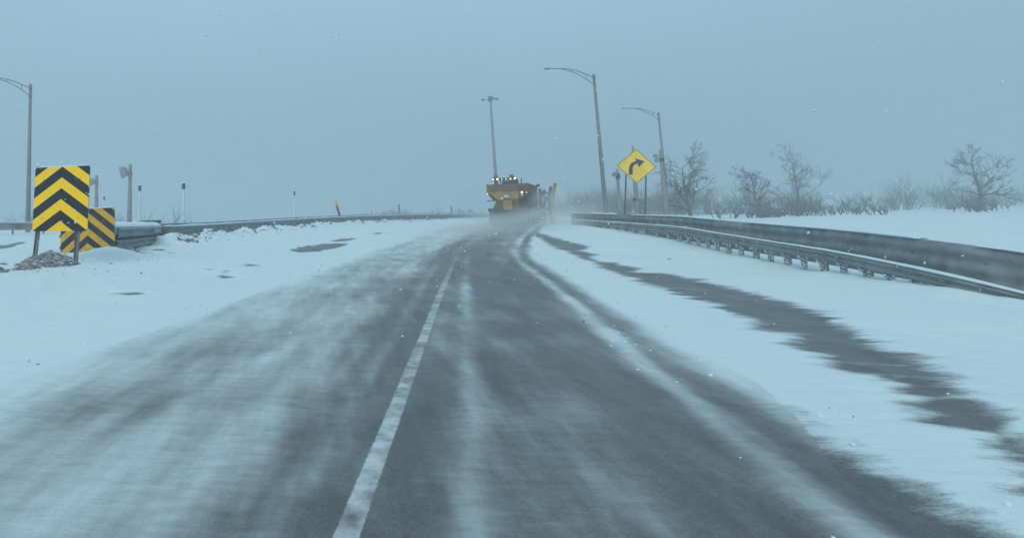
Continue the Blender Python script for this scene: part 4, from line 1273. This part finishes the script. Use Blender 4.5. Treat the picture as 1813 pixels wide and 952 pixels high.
def shrub(label, px, py, d, h, seed, nst=7, name='twiggy_shrub', lean=0, pale=False, group='leafless twigs behind the left rail'):
    rng = random.Random(seed); p = at(px, py, d)
    root_z = gz(p.x, p.y)
    mb = MB()
    H = (p.z - root_z) + h
    for k in range(nst):
        a = rng.uniform(0, 2 * math.pi)
        nd = Vector((math.cos(a) * .28 + lean, math.sin(a) * .28, 1)).normalized()
        branch(mb, Vector((rng.uniform(-.1, .1), rng.uniform(-.1, .1), 0)), nd, H * rng.uniform(.6, .95), .014, 1, rng, spread=.35)
    o = mb.build(name, barkm); o.location = (p.x, p.y, root_z - .05); tag(o, label, 'shrub', group)
shrub('spiky leafless twigs just left of the tallest frosted post', 305, 394, 40, .75, 1, 5)
shrub('single leaning twig against the tallest frosted post', 334, 394, 39, .45, 2, 2, lean=-.2)
shrub('lone thin twig standing above the crash cushion', 263, 390, 33, .35, 3, 2, lean=.2)
shrub('low faint twigs between the lone twig and the taller twigs', 285, 394, 44, .35, 4, 4)

def wood(name, label, items, seed):
    rng = random.Random(seed); mb = MB()
    for (x, y, h) in items:
        g = gz(x, y) - .2
        for k in range(rng.randint(5, 8)):
            a = rng.uniform(0, 2 * math.pi)
            nd = Vector((math.cos(a) * .4, math.sin(a) * .4, 1)).normalized()
            branch(mb, Vector((x + rng.uniform(-1, 1), y + rng.uniform(-1, 1), g)), nd, h * rng.uniform(.5, 1), .06, 2, rng, 3, .5)
    o = mb.build(name, barkm); tag(o, label, kind='stuff'); return o
it = []
rg_ = random.Random(4)
for k in range(130):
    px = rg_.uniform(985, 1230); d = rg_.uniform(90, 170); p = at(px, 378, d)
    prof = float(np.interp(px, [985, 1000, 1025, 1045, 1062, 1090, 1110, 1140, 1160, 1190, 1230], [1.0, 2.4, 3.2, 2.0, 3.8, 3.0, 2.2, 2.8, 2.2, 3.2, 3.4]))
    it.append((p.x, p.y, prof * d / 110 * rg_.uniform(.8, 1.2) + .8))
for k in range(60):
    px = rg_.uniform(1230, 1850); d = rg_.uniform(85, 160); p = at(px, 375, d); it.append((p.x, p.y, rg_.uniform(2.2, 4.5)))
wood('far_wood', 'hazy leafless scrub and trees beyond the right rails', it, 3)
it = []
for k in range(46):
    px = rg_.choice((1345, 1415, 1500, 1740)) + rg_.gauss(0, 55); d = rg_.uniform(54, 84); p = at(px, 378, d); it.append((p.x, p.y, rg_.uniform(.7, 2.0)))
wood('verge_brush', 'thin leafless brush around the bare trees beyond the right rail', it, 8)
it = []
for k in range(26):
    px = rg_.uniform(-20, 220); d = rg_.uniform(110, 170); p = at(px, 395, d); it.append((p.x, p.y, rg_.uniform(1.6, 3.0)))
for k in range(26):
    px = rg_.uniform(640, 880); d = rg_.uniform(120, 190); p = at(px, 383, d); it.append((p.x, p.y, rg_.uniform(1.2, 2.6)))
wood('far_scrub', 'very faint scrub on the horizon behind the left rail', it, 5)

# ------------------------------------------------------------------ falling snow
mb = MB(); rng = random.Random(99)
ico = [(0, 0, 1), (.9, 0, .1), (0, .9, -.1), (-.9, 0, .1), (0, -.9, -.1), (0, 0, -1)]
icf = [(0, 1, 2), (0, 2, 3), (0, 3, 4), (0, 4, 1), (5, 2, 1), (5, 3, 2), (5, 4, 3), (5, 1, 4)]
for k in range(2600):
    d = rng.uniform(6.0, 30); a = rng.uniform(R(-36), R(54)); 
    x, y = d * math.sin(a), d * math.cos(a); z = rng.uniform(-.2, 1) ** 1 * 0 + rng.uniform(0, 1) * (1.5 + d * .45)
    if z < gz(x, y) + .05: continue
    s = rng.uniform(.007, .018) * (1.6 if rng.random() < .06 else 1)
    st_ = rng.uniform(.9, 2.2)          # clumped flakes, drawn out along their slanting fall
    mb.add([(x + (vx + vz * .5) * s, y + vy * s, z + (vz * .8 - vx * .25) * s * st_ * .6) for vx, vy, vz in ico], icf)
fs_ = mb.build('falling_snow', snowm)
tag(fs_, 'scattered white snowflakes falling through the air', kind='stuff')
